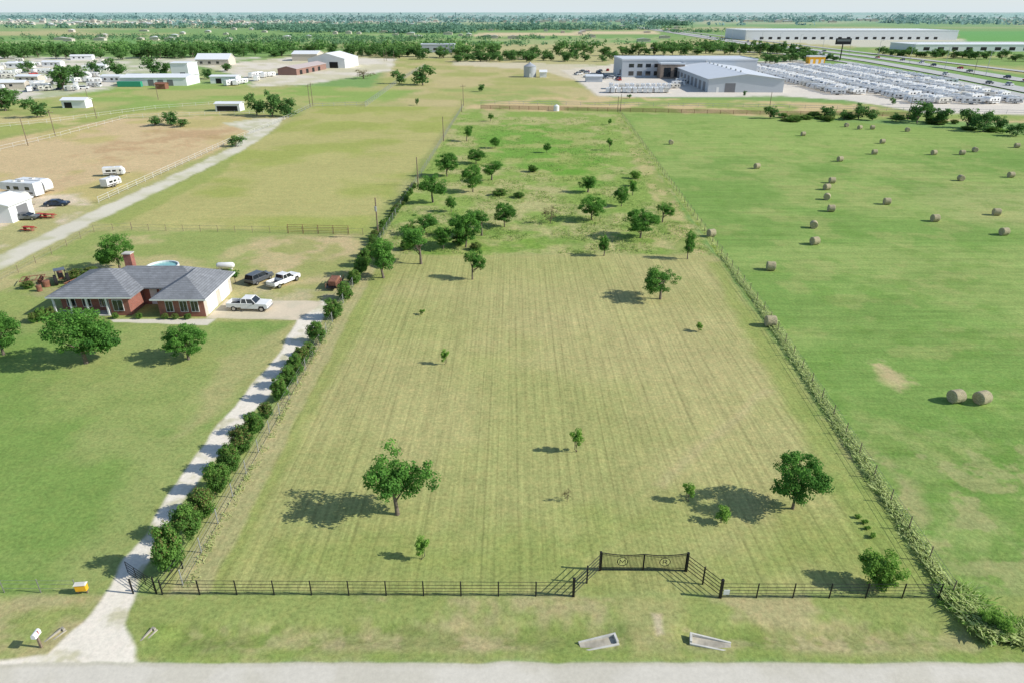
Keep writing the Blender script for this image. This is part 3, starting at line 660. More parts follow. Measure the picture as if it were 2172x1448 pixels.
# ---------------- entrance gate
gx0,gy0=G(1272,1209); gx1,gy1=G(1455,1211); gw=gx1-gx0
gate=root('entrance_gate',(gx0,gy0,0),math.atan2(gy1-gy0,gw),'black double swing gate with round letter emblems','gate')
def leafgate(xa,xb,letter,flip):
    lg=mkobj('gate_leaf',None,gate,(0,0,0)); n=30; W=xb-xa
    def T(x):
        t=(x-xa)/W; t=t if not flip else 1-t; return 1.62-.20*math.sin(min(t,1)*math.pi*.85)
    mb=MB(); pts=[(xa+W*i/16,0,T(xa+W*i/16)) for i in range(17)]
    mb.tube(pts,.032,6); mb.tube([(p[0],0,p[2]-.14) for p in pts],.018,5)
    mb.tube([(xa,0,.12),(xb,0,.12)],.032,6); mb.tube([(xa,0,.30),(xb,0,.30)],.018,5)
    mb.tube([(xa,0,.08),(xa,0,T(xa))],.035,6); mb.tube([(xb,0,.08),(xb,0,T(xb))],.035,6)
    mb.obj('frame',[BK],lg)
    cx=(xa+xb)/2; cz=.84; rr=.35
    mb=MB()
    for i in range(1,n):
        x=xa+W*i/n; dx=abs(x-cx)
        if dx<rr:
            hh=math.sqrt(rr*rr-dx*dx)
            mb.tube([(x,0,.12),(x,0,cz-hh)],.014,4); mb.tube([(x,0,cz+hh),(x,0,T(x))],.014,4)
        else: mb.tube([(x,0,.12),(x,0,T(x))],.014,4)
    mb.obj('picket',[BK],lg,kind='stuff')
    mb=MB(); N=28
    mb.tube([(cx+rr*math.cos(2*math.pi*i/N),0,cz+rr*math.sin(2*math.pi*i/N)) for i in range(N+1)],.024,6)
    mb.obj('emblem',[BK],lg)
    hw_,hh_=.155,.185; mb=MB(); r_=.027   # cut steel letter, built from flat bar strokes
    if letter=='M': segs=[[(-hw_-.03,-hh_),(-hw_-.02,hh_)],[(-hw_-.02,hh_),(0,-hh_*.45)],[(0,-hh_*.45),(hw_+.02,hh_)],[(hw_+.02,hh_),(hw_+.03,-hh_)]]
    else:
        q=hh_/2
        segs=[[(-hw_*.8,-hh_),(-hw_*.8,hh_)],[(-hw_*.8,hh_),(.02,hh_)]]+[[(.02+.1*math.sin(a),q+q*math.cos(a)),(.02+.1*math.sin(a+.524),q+q*math.cos(a+.524))] for a in [i*.524 for i in range(6)]]+[[(.02,0),(-hw_*.8,0)],[(.0,0),(hw_*.9,-hh_)]]
    for (ax,az),(bx,bz) in segs: mb.tube([(cx+ax,0,cz+az),(cx+bx,0,cz+bz)],r_,4)
    mb.obj('letter',[BK],lg)
leafgate(.10,gw/2-.03,'M',False); leafgate(gw/2+.03,gw-.10,'R',True)
for x in (0,gw):
    mb=MB(); mb.box(x-.07,x+.07,-.07,.07,-.1,1.68); mb.frus((x-.09,x+.09,-.09,.09,1.68),(x-.02,x+.02,-.02,.02,1.76)); mb.obj('gate_post',[BK],gate)
for px,py in ((1216,1264),(1527,1267)):
    x,y=G(px,py); mb=MB(); mb.box(-.08,.08,-.08,.08,-.1,1.6); mb.frus((-.10,.10,-.10,.10,1.6),(-.02,.02,-.02,.02,1.68))
    mb.obj('fence_post',[BK],None,(x,y,0),label='square black steel corner post of the entrance',category='post',group='entrance corner posts')
x,y=G(1538,1266); mb=MB(); mb.box(-.2,.2,-.02,.02,.35,.75); mb.obj('notice_sign',[M['whitep']],None,(x,y-.08,0),label='small white notice plate on black fence',category='sign')
x,y=G(332,1258); r2=root('farm_gate',(x,y,0),math.radians(148),'black tubular farm gate standing open by drive','gate')
mb=MB()
for z in (.2,.45,.7,.95,1.2): mb.tube([(.1,0,z),(3.2,0,z)],.022,6)
for xx in (.1,1.1,2.2,3.2): mb.tube([(xx,0,.2),(xx,0,1.2)],.022,6)
mb.obj('gate_leaf',[BK],r2); MB().tube([(0,0,-.1),(0,0,1.45)],.06,8).obj('post',[BK],r2)
x,y=G(283,1258); MB().tube([(0,0,-.1),(0,0,1.3)],.06,8).obj('fence_post',[BK],None,(x,y,0),label='black steel gate post beside gravel drive',category='post')
x,y=G(177,1257); r2=root('yellow_box',(x,y,0),.1,'yellow box on short post in the lawn','box')
MB().box(-.36,.36,-.16,.16,.3,.82).obj('housing',[M['yellow']],r2,bevel=.03)
MB().frus((-.4,.4,-.2,.2,.823),(-.34,.34,-.1,.1,.92)).obj('lid',[M['cream']],r2)
for a in (-.28,.28): MB().box(a-.04,a+.04,-.05,.05,-.1,.298).obj('leg',[M['wood']],r2)
x,y=G(88,1372); r2=root('mailbox',(x,y,0),0,'white mailbox on a post at the drive entrance','mailbox')
mb=MB(); mb.box(-.06,.06,-.06,.06,-.1,1.0); mb.obj('post',[M['wood']],r2)
pf=[(-.14,1.0),(.14,1.0),(.14,1.2)]+[(.14*math.cos(a),1.2+.14*math.sin(a)) for a in [i*math.pi/8 for i in range(1,8)]]+[(-.14,1.2)]
MB().prism(pf,-.28,.26).obj('box',[M['whitep']],r2); MB().box(.142,.16,0,.05,1.15,1.4).obj('flag',[M['redv']],r2)
# culvert ends: tapering side walls, low sloping apron, closed by a head wall
def headwall(px,py,rot,label,L=2.4,W=1.1,z=-.22,m=None,front=-1):
    x,y=G(px,py); r2=root('culvert_headwall',(x,y,z),rot,label,'culvert','culvert headwalls'); t=.06
    for s in (-1,1):
        top=.42 if s==-front else .30
        mb=MB(); mb.prism([(-L/2,0),(L/2,0),(L/2,top),(-L/2,.2)],s*W/2-t,s*W/2+t); mb.obj('side_wall',[m or M['concrete']],r2,bevel=.015)
    MB().box(L/2-.14,L/2-.005,-W/2+t+.001,W/2-t-.001,0,.42).obj('end_wall',[m or M['concrete']],r2)
    MB().prism([(-L/2+.02,.0),(L/2-.14,.0),(L/2-.14,.2),(-L/2+.02,.17)],-W/2+t+.001,W/2-t-.001).obj('apron',[M['concd']],r2)
headwall(1270,1362,math.radians(12),'low sloped concrete culvert end in the verge',2.4,.7,-.25,front=-1)
headwall(1507,1362,math.radians(167),'low sloped concrete culvert end in the verge',2.5,.7,-.25,front=1)
headwall(312,1350,math.radians(68),'weathered concrete culvert end beside the drive',1.3,.28,-.24,M['concd'])
headwall(112,1352,math.radians(60),'weathered concrete culvert end beside the drive',1.5,.30,-.24,M['concd'])

# ---------------- hay bales
def balemesh(seed):
    r=random.Random(seed); mb=MB(); N=28; R0=.67; L=1.22; prof=[(-L/2,R0*.35),(-L/2-.01,R0*.7),(-L/2+.01,R0*.93),(-L/2+.07,R0),(-L/4,R0*1.01),(0,R0*.995),(L/4,R0*1.01),(L/2-.07,R0),(L/2-.01,R0*.93),(L/2+.01,R0*.7),(L/2,R0*.35)]
    vs=[];fs=[]
    for (x,rr) in prof:
        for k in range(N):
            a=2*math.pi*k/N; q=rr*(1+r.uniform(-.018,.018)); z=R0-.03+q*math.sin(a)
            if z<0.0: z=z*.3
            vs.append((x+r.uniform(-.012,.012),q*math.cos(a),z))
    n=len(prof)
    for i in range(n-1):
        for k in range(N): fs.append((i*N+k,i*N+(k+1)%N,(i+1)*N+(k+1)%N,(i+1)*N+k))
    fs.append(tuple(range(N))); fs.append(tuple((n-1)*N+k for k in range(N)))
    return mb.add(vs,fs).mesh('hay_bale',[M['hay']])
BM=[balemesh(i) for i in range(4)]
bales=[(1423,307),(1703,289),(1605,358),(1781,343),(1795,270),(1823,275),(1850,275),(1871,305),(1924,280),(1854,328),(1980,329),(2040,329),(2067,323),(2156,314),(1764,389),(1753,403),(1753,424),(1762,449),(1880,434),(1982,470),(2037,384),(2143,377),(2112,457),(2128,499),(1725,484),(1727,519),(1508,502),(1634,573),(1633,691),(2025,851),(2080,854)]
for i,(a,b) in enumerate(bales):
    x,y=G(a,b); rot=random.uniform(-.3,.3)+ (1.4 if i%4==0 else .1)
    lab='round tan hay bale lying on the cut green field'
    if (a,b)==(2025,851) or (a,b)==(2080,854): lab='round hay bale beside another bale on cut grass'; rot=.25 if a==2025 else .35
    if (a,b)==(1633,691): lab='round hay bale close to the wire fence'; rot=.0
    mkobj('hay_bale',BM[i%4],None,(x,y,0),rot,label=lab,category='hay bale',group='round hay bales on the field')

# ---------------- vehicles
def wheel(parent,x,y,r=.37,w=.26):
    wo=mkobj('wheel',None,parent,(x,y,r))
    MB().tube([(0,-w/2,0),(0,-w/2+.03,0),(0,w/2-.03,0),(0,w/2,0)],[r*.93,r,r,r*.93],20).obj('tyre',[M['tyre']],wo)
    MB().tube([(0,-w/2-.008,0),(0,w/2+.008,0)],r*.6,12).obj('rim',[M['rim']],wo)
def vehicle(name,px,py,rot,paint_m,label,kind,sc=.92):
    x,y=G(px,py); o=root(name,(x,y,0),rot,label,{'pickup_truck':'pickup truck'}.get(name,'car')); o.scale=(sc,sc,sc)
    if kind=='pickup':
        W=1.0; gl=(-.85,1.35); rf=(-.7,.72); zt=1.9; zb=1.18
        mb=MB(); mb.prism([(-.9,.45),(1.55,.45),(1.7,.85),(2.35,.85),(2.5,.45),(2.92,.5),(2.95,1.05),(2.8,1.18),(1.4,1.24),(-.9,1.24)],-W,W)
        mb.box(-2.95,-.905,-W,-W+.12,.62,1.24); mb.box(-2.95,-.905,W-.12,W,.62,1.24); mb.box(-2.95,-2.85,-W+.121,W-.121,.62,1.22); mb.box(-2.85,-.905,-W+.121,W-.121,.62,.72)
        mb.obj('body',[paint_m],o,bevel=.04)
        MB().box(-2.84,-.92,-W+.13,W-.13,.722,.74).obj('bed_liner',[M['black']],o)
        wb=(-1.95,2.02)
    else:
        W=.92; zb=1.02; zt=1.72 if kind=='suv' else 1.42
        gl=(-2.2,1.15) if kind=='suv' else (-1.75,1.15); rf=(-2.0,.45) if kind=='suv' else (-1.1,.3)
        if kind!='suv': zb=.92
        mb=MB(); mb.prism([(-2.35,.4),(1.1,.32),(1.85,.35),(2.3,.38),(2.38,.7),(2.2,zb-.08),(1.1,zb+.02),(-2.3,zb+.02)],-W,W); mb.obj('body',[paint_m],o,bevel=.05); wb=(-1.45,1.5)
    MB().frus((gl[0],gl[1],-W+.06,W-.06,zb+.03),(rf[0],rf[1],-W+.2,W-.2,zt-.06)).obj('window',[M['glass']],o)
    mb=MB(); mb.frus((rf[0]-.03,rf[1]+.03,-W+.17,W-.17,zt-.057),(rf[0]+.05,rf[1]-.08,-W+.24,W-.24,zt))
    for s in (-1,1):
        for t in (0,.42,1):
            bx=gl[0]+(gl[1]-gl[0])*t; tx=rf[0]+(rf[1]-rf[0])*t
            mb.tube([(bx,s*(W-.055),zb),(tx,s*(W-.195),zt-.03)],.045,5)
    mb.obj('roof',[paint_m],o)
    for s in (-1,1):
        for xx in wb: wheel(o,xx,s*(W-.12),.41 if kind=='pickup' else .34)
        fx=2.94 if kind=='pickup' else 2.3
        MB().box(fx-.1,fx+.02,s*(W-.35)-.17,s*(W-.35)+.17,.8,.98).obj('headlight',[M['rim']],o)
        MB().box(gl[1]-.35,gl[1]-.2,min(s*(W+.02),s*(W+.22)),max(s*(W+.02),s*(W+.22)),zb+.02,zb+.2).obj('mirror',[M['black']],o)
    fx=2.97 if kind=='pickup' else 2.38; 
    MB().box(fx-.12,fx+.05,-W+.05,W-.05,.42,.62).obj('bumper',[M['rim'] if kind=='pickup' else M['black']],o)
    MB().box(-fx-.05,-fx+.1,-W+.05,W-.05,.45,.6).obj('bumper',[M['rim'] if kind=='pickup' else M['black']],o)
    return o
vehicle('pickup_truck',531,656,math.radians(-3),M['whitep'],'white crew cab pickup parked on the concrete drive','pickup')
vehicle('pickup_truck',603,602,math.radians(62),M['whitep'],'white pickup parked on grass behind the garage','pickup',.85)
vehicle('car',551,597,math.radians(66),M['greyv'],'grey suv parked on grass behind the garage','suv',.9)
vehicle('car',122,437,math.radians(8),M['bluev'],'dark blue sedan parked on the dirt yard','sedan')
vehicle('car',58,466,math.radians(5),M['greyv'],'dark car parked by the white shed','sedan')
x,y=G(711,608); r2=root('utility_trailer',(x,y,0),math.radians(88),'rusty utility trailer with a brown tank load','trailer'); r2.scale=(.85,.8,.85)
MB().box(-2.2,2.2,-1,1,.5,.6).box(2.2,3.4,-.06,.06,.48,.58).obj('deck',[M['black']],r2)
mb=MB(); 
for s in (-1,1):
    for z in (.85,1.2): mb.tube([(-2.2,s,z),(2.2,s,z)],.04,5)
    for xx in (-2.2,-.7,.8,2.2): mb.tube([(xx,s,.6),(xx,s,1.2)],.04,5)
mb.obj('side_rail',[M['rust']],r2); MB().box(-1.6,1.2,-.75,.75,.602,1.55).obj('cargo',[M['rust']],r2,bevel=.15)
MB().box(1.3,2.0,-.6,.6,.602,1.2).obj('cargo',[M['cream']],r2,bevel=.05)
for s in (-1,1): wheel(r2,-.6,s*1.12,.34,.2); wheel(r2,.3,s*1.12,.34,.2)

def rv_build(kind,parts,root_o=None,simple_name='travel_trailer',shell=None):
    shell=shell or M['rvwhite']; mats=[shell,M['glass'],M['redstripe'],M['tyre'],M['cream']]
    L=4.0;W=1.25
    prof=[(-L,.55),(-L,3.1),(-L+.2,3.2),(L-.9,3.2),(L-.3,2.9),(L,2.1),(L-.05,1.0),(L-.5,.55)]
    if kind=='fifth': prof=[(-L-.6,.55),(-L-.6,3.5),(L+.4,3.45),(L+.9,2.9),(L+.8,1.7),(L-1.6,1.6),(L-1.9,.6)]
    if kind=='motor': prof=[(-L-.4,.5),(-L-.4,3.25),(L+.1,3.25),(L+.5,2.9),(L+.75,1.5),(L+.75,.5)]
    if kind=='horse': prof=[(-2.6,.5),(-2.6,2.3),(1.7,2.3),(2.4,1.6),(2.4,.5)]; L=2.5; W=1.0
    b=MB().prism(prof,-W,W,0)
    ws=[]; h=prof[1][1]
    for s in (-1,1):
        y0,y1=(s*W,s*(W+.02)) if s>0 else (-W-.02,-W)
        for a,c in ((-L+.7,-L+1.9),(-L*.1,L*.25),(L*.5,L*.72)): ws.append(MB().box(a,c,y0,y1,h*.52,h*.74,1))
    if kind=='motor': ws.append(MB().add([(L+.6,-W+.1,2.82),(L+.6,W-.1,2.82),(L+.78,W-.1,1.6),(L+.78,-W+.1,1.6)],[(0,1,2,3)],1))
    sts=[]
    for s in (-1,1):
        y0,y1=(s*W,s*(W+.012)) if s>0 else (-W-.012,-W)
        sts.append(MB().box(-L+.05,L-.7,y0,y1,h*.28,h*.40,2))
    d=MB().box(L*.3,L*.3+.65,-W-.03,-W,.7,h*.8,4)
    acs=[MB().box(-.7,.3,-.4,.4,h+.002,h+.28,4),MB().box(1.6,2.0,-.3,.3,h-.02,h+.1,4)] if kind!='horse' else [MB().box(-.3,.2,-.3,.3,h+.002,h+.12,4)]
    if parts:
        b.obj('body',mats,root_o,bevel=.06); d.obj('door',mats,root_o)
        for q in ws: q.obj('window',mats,root_o)
        for q in sts: q.obj('stripe',mats,root_o)
        for q in acs: q.obj('roof_vent',mats,root_o)
        for s in (-1,1):
            wheel(root_o,-.9,s*(W-.1),.36,.22); wheel(root_o,-.05,s*(W-.1),.36,.22)
        MB().box(L-.5,L+1.1,-.06,.06,.5,.6).obj('hitch',[BK],root_o)
        return
    for s in (-1,1):
        for xx in (-.9,.0): b.tube([(xx,s*W-s*.2,.38),(xx,s*W+s*.01,.38)],.38,10,3)
    b.box(L-.5,L+1.2,-.06,.06,.48,.58,3)
    for o2 in ws+sts+acs+[d]: b.add(o2.v,o2.f,o2.m[0])
    return b if simple_name is None else b.mesh(simple_name,mats)
RV=[rv_build('trail',False),rv_build('fifth',False),rv_build('motor',False),rv_build('trail',False,shell=M['cream'])]
RVB=[rv_build('trail',False,simple_name=None),rv_build('fifth',False,simple_name=None)]
def rv(px,py,rot,kind,label,shell=None,sc=.9):
    x,y=G(px,py); o=root('horse_trailer' if kind=='horse' else 'travel_trailer',(x,y,0),math.radians(rot),label,'trailer' if kind=='horse' else 'camper'); rv_build(kind,True,o,shell=shell); o.scale=(sc,sc,sc)
rv(238,396,80,'horse','white horse trailer parked on dry dirt')
rv(245,373,15,'horse','white horse trailer parked crosswise on dry dirt')
rv(52,417,168,'fifth','long white camper trailer with grey stripes')
rv(78,408,-12,'trail','white camper trailer parked on the dirt yard')
rv(25,440,5,'trail','white camper trailer beside the white shed',M['cream'])
def lotrv(x,y,rot,group,lab,k=None,sc=.85):
    k=random.choice([0,0,1,1,2,3]) if k is None else k
    o=mkobj(['travel_trailer','travel_trailer','motorhome','travel_trailer'][k],RV[k],None,(x,y,0),rot,label=lab,category='camper',group=group)
    s=random.uniform(.85,1.1)*sc; o.scale=(s,sc,random.uniform(.93,1.05)*sc)
allrv=[]
for ri in range(9):
    xo=152+ri*10.2; y=296+ri*1.5
    while y<515:
        x=xo+(y-300)*.02
        frx=221+(y-250)*.16 if y<455 else 252
        ok = x<frx-8 and y>300-(x-161)*.75+8
        if x<166 and y<338: ok=False
        if ok and random.random()<.93: allrv.append((x+random.uniform(-.6,.6),y,math.radians(random.choice([0,180])+random.uniform(-5,5)+(20 if ri%2 else -14))))
        y+=random.uniform(3.5,4.3)+(6 if random.random()<.03 else 0)
allrv.sort(key=lambda p:p[1])
for x,y,r in allrv[:200]: lotrv(x,y,r,'campers in the storage lot','white camper parked in a long storage row',sc=.8)
mb=MB()
for x,y,r in allrv[200:]:
    b=rc(RVB); c,s=math.cos(r)*.8,math.sin(r)*.8
    mb2=[(x+c*v[0]-s*v[1],y+s*v[0]+c*v[1],v[2]*.8) for v in b.v]; o=len(mb.v); mb.v+=mb2; mb.f+=[tuple(o+i for i in f_) for f_ in b.f]; mb.m+=b.m
if mb.v: mb.obj('parked_campers',[M['rvwhite'],M['glass'],M['redstripe'],M['tyre'],M['cream']],kind='stuff',label='further rows of white campers in the storage lot',category='campers')
for i in range(24):
    a=1290+i*5.6; b=197-((i%2)*8)
    x,y=G(a,b); lotrv(x,y,math.radians(80+random.uniform(-8,8)),'campers beside the dealership','white camper parked beside the warehouse',sc=.75)
for i in range(8):
    x,y=G(1455+i*7,188-i*5); lotrv(x-6,y,math.radians(10),'campers beside the warehouse bays','camper parked at the warehouse bays',sc=.75)
for i in range(58):
    a=random.uniform(-20,235); b=random.uniform(132,196)
    if b>175 and a>210: continue
    x,y=G(a,b); lotrv(x,y,math.radians(random.choice([0,90,20,110])+random.uniform(-10,10)),'campers in the trailer park','pale camper parked in the trailer park',sc=.8)
for a,b in [(488,182),(502,181),(515,178),(535,165),(548,163),(560,165),(575,163),(720,133),(735,131),(545,172)]:
    x,y=G(a,b); lotrv(x,y,math.radians(random.uniform(60,110)),'campers on the gravel yard','white camper parked on the gravel yard')
def smallcar(m,tall):
    b=MB().prism([(-2.3,.35),(2.3,.35),(2.35,.75),(2.1,.98),(-2.3,1.02)],-.9,.9,0)
    b.frus((-2.0,1.1,-.84,.84,1.0),(-1.7,.4,-.68,.68,1.45+tall),1); b.frus((-1.72,.42,-.7,.7,1.45+tall),(-1.6,.3,-.62,.62,1.53+tall),0)
    for s in (-1,1):
        for xx in (-1.4,1.45): b.tube([(xx,s*.7,.34),(xx,s*.92,.34)],.34,10,2)
    return b.mesh('car',[m,M['glass'],M['tyre']])
CM=[smallcar(M['whitep'],.2),smallcar(M['greyv'],0),smallcar(M['redv'],0),smallcar(M['bluev'],.25)]
def interp(pts,y):
    for a,b in zip(pts[:-1],pts[1:]):
        if a[1]<=y<=b[1]: return a[0]+(b[0]-a[0])*(y-a[1])/(b[1]-a[1])
    return pts[-1][0]
for i in range(26):
    pts=random.choice([hw1,hw2]); y=380+ (i/26)**1.4*900; x=interp(pts,y)+random.choice([-3,3])
    o=mkobj('car',CM[i%4],None,(x,y,.37),math.pi/2*(1 if pts is hw1 else -1),label='car driving along the divided highway',category='car',group='cars on the highway')
for i in range(30):
    x,y=G(1225+random.uniform(0,95),random.uniform(148,172)) if i<18 else G(random.uniform(-10,230),random.uniform(150,200)); mkobj('car',CM[i%4],None,(x,y,.03),random.uniform(0,6),label='car parked on a pale gravel yard',category='car',group='cars on the gravel yards')
# ---------------- buildings
def building(name,label,cat,x,y,W,D,eave,rise,roof,wallm,roofm,rot=0,ops=(),oh=.4):
    o=root(name,(x,y,0),rot,label,cat)
    mb=MB()
    if roof=='gx': mb.prism([(0,-.1),(D,-.1),(D,eave),(D/2,eave+rise),(0,eave)],0,W,axis='x')
    elif roof=='gy': mb.prism([(0,-.1),(W,-.1),(W,eave),(W/2,eave+rise),(0,eave)],0,D,axis='y')
    else: mb.box(0,W,0,D,-.1,eave)
    mb.obj('wall',[wallm],o)
    t=.15
    if roof in('gx','gy'):
        span=D if roof=='gx' else W; le=W if roof=='gx' else D; k=rise/(span/2)
        pr=[(-oh,eave-k*oh+.03),(span/2,eave+rise+.03),(span+oh,eave-k*oh+.03),(span+oh,eave-k*oh+.03+t),(span/2,eave+rise+.03+t),(-oh,eave-k*oh+.03+t)]
        MB().prism(pr,-oh,le+oh,axis='x' if roof=='gx' else 'y').obj('roof',[roofm],o)
    elif roof=='flat':
        mb=MB().box(-.1,W+.1,-.1,D+.1,eave+.003,eave+.25); mb.box(-.25,W+.25,-.25,-.101,eave-.3,eave+.6).box(-.25,W+.25,D+.101,D+.25,eave-.3,eave+.6).box(-.25,-.101,-.1,D+.1,eave-.3,eave+.6).box(W+.101,W+.25,-.1,D+.1,eave-.3,eave+.6)
        mb.obj('roof',[roofm],o)
    for (ty,face,u,z0,w,h) in ops:
        e=.04; m={'window':M['glass'],'door':M['whitep'],'bay':M['darkwall'],'dark':M['black']}[ty]
        nm={'window':'window','door':'door','bay':'bay_door','dark':'opening'}[ty]
        bb={'F':(u,u+w,-e,-.001),'B':(u,u+w,D+.001,D+e),'L':(-e,-.001,u,u+w),'R':(W+.001,W+e,u,u+w)}[face]
        MB().box(*bb,z0,z0+h).obj(nm,[m],o)
    return o
def MB_hip(mb,x0,x1,y0,y1,z,rise,t=.16):
    w,d=x1-x0,y1-y0; k=min(w,d)/2
    if w>=d: r0,r1=(x0+k,(y0+y1)/2),(x1-k,(y0+y1)/2)
    else: r0,r1=((x0+x1)/2,y0+k),((x0+x1)/2,y1-k)
    vs=[(x0,y0,z),(x1,y0,z),(x1,y1,z),(x0,y1,z),(x0,y0,z+t),(x1,y0,z+t),(x1,y1,z+t),(x0,y1,z+t),(r0[0],r0[1],z+t+rise),(r1[0],r1[1],z+t+rise)]
    fs=[(3,2,1,0),(0,1,5,4),(1,2,6,5),(2,3,7,6),(3,0,4,7)]
    if w>=d: fs+=[(4,5,9,8),(5,6,9),(6,7,8,9),(7,4,8)]
    else: fs+=[(4,5,8),(5,6,9,8),(6,7,9),(7,4,8,9)]
    return mb.add(vs,fs)
ho=root('brick_house',(-49,80,0),0,'single storey red brick ranch house with grey shingle hip roof','house')
mb=MB()
mb.box(-9.2,.3,1.6,9.6,-.1,2.45)
mb.box(.301,4.2,4.0,9.55,-.1,2.45)
mb.box(4.201,10.0,-.2,8.8,-.1,2.45)
mb.box(-2.2,.299,.2,1.599,-.1,2.45)
mb.obj('wall',[M['brick']],ho)
mb=MB(); MB_hip(mb,-9.9,.95,-.1,10.2,2.46,2.05); MB_hip(mb,-6.0,8.4,3.2,10.15,2.452,1.82); MB_hip(mb,3.6,10.6,-.8,9.4,2.456,1.85)
ro=mb.obj('roof',[M['shingle']],ho)
MB().box(-3.3,-2.3,7.6,8.5,2.9,5.7).obj('chimney',[M['brick']],ro)
MB().box(-3.4,-2.2,7.5,8.6,5.702,5.82).obj('chimney_cap',[M['concrete']],ro)
mb=MB(); 
for a in ((-9.92,.97,-.12,-.101),(3.58,10.62,-.82,-.801)): mb.box(a[0],a[1],a[2],a[3],2.42,2.62)
mb.box(10.601,10.62,-.8,9.4,2.42,2.62); mb.obj('fascia',[M['whitep']],ho)
def hw(u,w,z0,h,kind='window',yy=0):
    if kind=='window':
        wo=MB().box(u-.07,u+w+.07,yy-.05,yy-.002,z0-.07,z0+h+.07).obj('window',[M['whitep']],ho)
        MB().box(u,u+w/2-.03,yy-.07,yy-.052,z0,z0+h).box(u+w/2+.03,u+w,yy-.07,yy-.052,z0,z0+h).obj('pane',[M['glass']],wo)
    else: MB().box(u,u+w,yy-.05,yy-.002,z0,z0+h).obj('door',[M['whitep']],ho)
for u in (5.2,7.0,8.4): hw(u,.85,.75,1.35,yy=-.2)
for u in (-8.4,-6.4,-4.2): hw(u,1.0,.7,1.4,yy=1.6)
hw(-3.2,.95,.02,2.1,'d',yy=1.6); hw(-1.7,1.2,.7,1.4,yy=.2); hw(1.2,.95,.02,2.1,'d',yy=4.0); hw(2.6,.9,.8,1.3,yy=4.0)
MB().box(10.002,10.03,-.15,8.75,-.05,2.42).obj('side_wall_siding',[M['tanwall']],ho)
for u in (.6,4.8):
    MB().box(10.032,10.07,u,u+3.0,.0,2.1).obj('garage_door',[M['whitep']],ho)
for u in (-9.3,-7.2,-5.1,-2.6): MB().box(u,u+.2,.1,.3,0.121,2.44).obj('porch_column',[M['whitep']],ho)
MB().box(-9.5,-2.3,.0,1.598,0,.12).obj('porch_slab',[M['concrete']],ho)
for i in range(9):
    place(rc(T_bush),0,0,0,0,name='shrub',cat='shrub',label='low clipped shrub along the house front',world=(-49+[-9,-7.5,-6,-4,-1.5,2,5,6.4,8.2][i]+random.uniform(-.3,.3),79.2+random.uniform(-.2,.1)),hh=.8,ww=1.0,group='shrubs along the house front',foliage='foliage')
x,y=G(348,580); r2=root('swimming_pool',(x,y,0),0,'round above ground pool with pale rim','pool')
N=28
mb=MB(); vs=[];fs=[]
for k in range(N):
    a=2*math.pi*k/N; c,s=math.cos(a),math.sin(a); vs+=[(2.3*c,2.3*s,-.05),(2.3*c,2.3*s,1.25),(2.12*c,2.12*s,1.25),(2.12*c,2.12*s,.9)]
for k in range(N):
    a=4*k;b=4*((k+1)%N); fs+=[(a,b,b+1,a+1),(a+1,b+1,b+2,a+2),(a+2,b+2,b+3,a+3)]
mb.add(vs,fs); mb.obj('rim',[M['whitep']],r2)
mb=MB(); mb.add([(2.12*math.cos(2*math.pi*k/N),2.12*math.sin(2*math.pi*k/N),1.0) for k in range(N)],[tuple(range(N))]); mb.obj('water',[M['water']],r2)
x,y=G(480,573); r2=root('propane_tank',(x,y,0),.05,'white horizontal propane tank on two feet','tank')
MB().tube([(-1.35,0,.75),(-1.25,0,.75),(-1,0,.75),(1,0,.75),(1.25,0,.75),(1.35,0,.75)],[.08,.32,.45,.45,.32,.08],16).obj('tank',[M['whitep']],r2,smooth=True)
for s in (-.8,.8): MB().box(s-.1,s+.1,-.35,.35,0,.42).obj('foot',[M['concrete']],r2)
x,y=G(133,600); r2=root('tractor',(x,y,0),2.2,'old rusty tractor with canopy parked in the yard','tractor')
MB().box(-.6,1.9,-.35,.35,.7,1.4).obj('hood',[M['rust']],r2,bevel=.08)
MB().box(-1.0,.3,-.7,.7,2.1,2.18).obj('canopy',[M['greyv']],r2)
mb=MB()
for a in (-.9,.2):
    for s in (-.6,.6): mb.tube([(a,s,.9),(a,s,2.1)],.04,5)
mb.obj('canopy_frame',[BK],r2); MB().box(-.8,-.3,-.3,.3,1.1,1.25).box(-.85,-.75,-.3,.3,1.25,1.7).obj('seat',[BK],r2)
for s in (-1,1): wheel(r2,-.6,s*.75,.75,.4); wheel(r2,1.5,s*.65,.4,.22)
def disc_harrow(px,py,rot):
    x,y=G(px,py); r2=root('disc_harrow',(x,y,0),rot,'rusty farm implement standing in the back yard','farm implement','farm implements in the yard')
    mb=MB()
    for yy in (-1.1,1.1): mb.tube([(-1.4,yy,.7),(1.4,yy,.7)],.06,5)
    for xx in (-1.4,-.4,.5,1.4): mb.tube([(xx,-1.1,.7),(xx,1.1,.7)],.06,5)
    mb.tube([(1.4,0,.7),(2.6,0,.4)],.06,5); mb.obj('frame',[M['rust']],r2)
    for xx in (-.9,.9):
        for k in range(6):
            yy=-1+.4*k; MB().tube([(xx-.02,yy,.32),(xx+.02,yy+.06,.32)],.32,14).obj('disc',[M['rust']],r2)
disc_harrow(72,600,.4); disc_harrow(168,606,1.3)
for a,b,c in ((100,608,.5),(150,616,.4),(85,618,.35)):
    x,y=G(a,b); r2=root('storage_drum',(x,y,0),0,'drum standing in the cluttered back yard','drum','drums in the yard')
    MB().tube([(0,0,0),(0,0,.05),(0,0,.85),(0,0,.9)],[c*.9,c,c,c*.9],14).obj('shell',[rc([M['rust'],M['bluev'],M['whitep']])],r2)
x,y=G(-60,474); building('storage_shed','white metal shed beside the dirt yard','shed',x,y,7.6,6.5,3.2,1.0,'gy',M['whitewall'],M['whiteroof'],0,[('bay','R',2,.0,3,2.6),('door','F',3,0,1,2.1)])
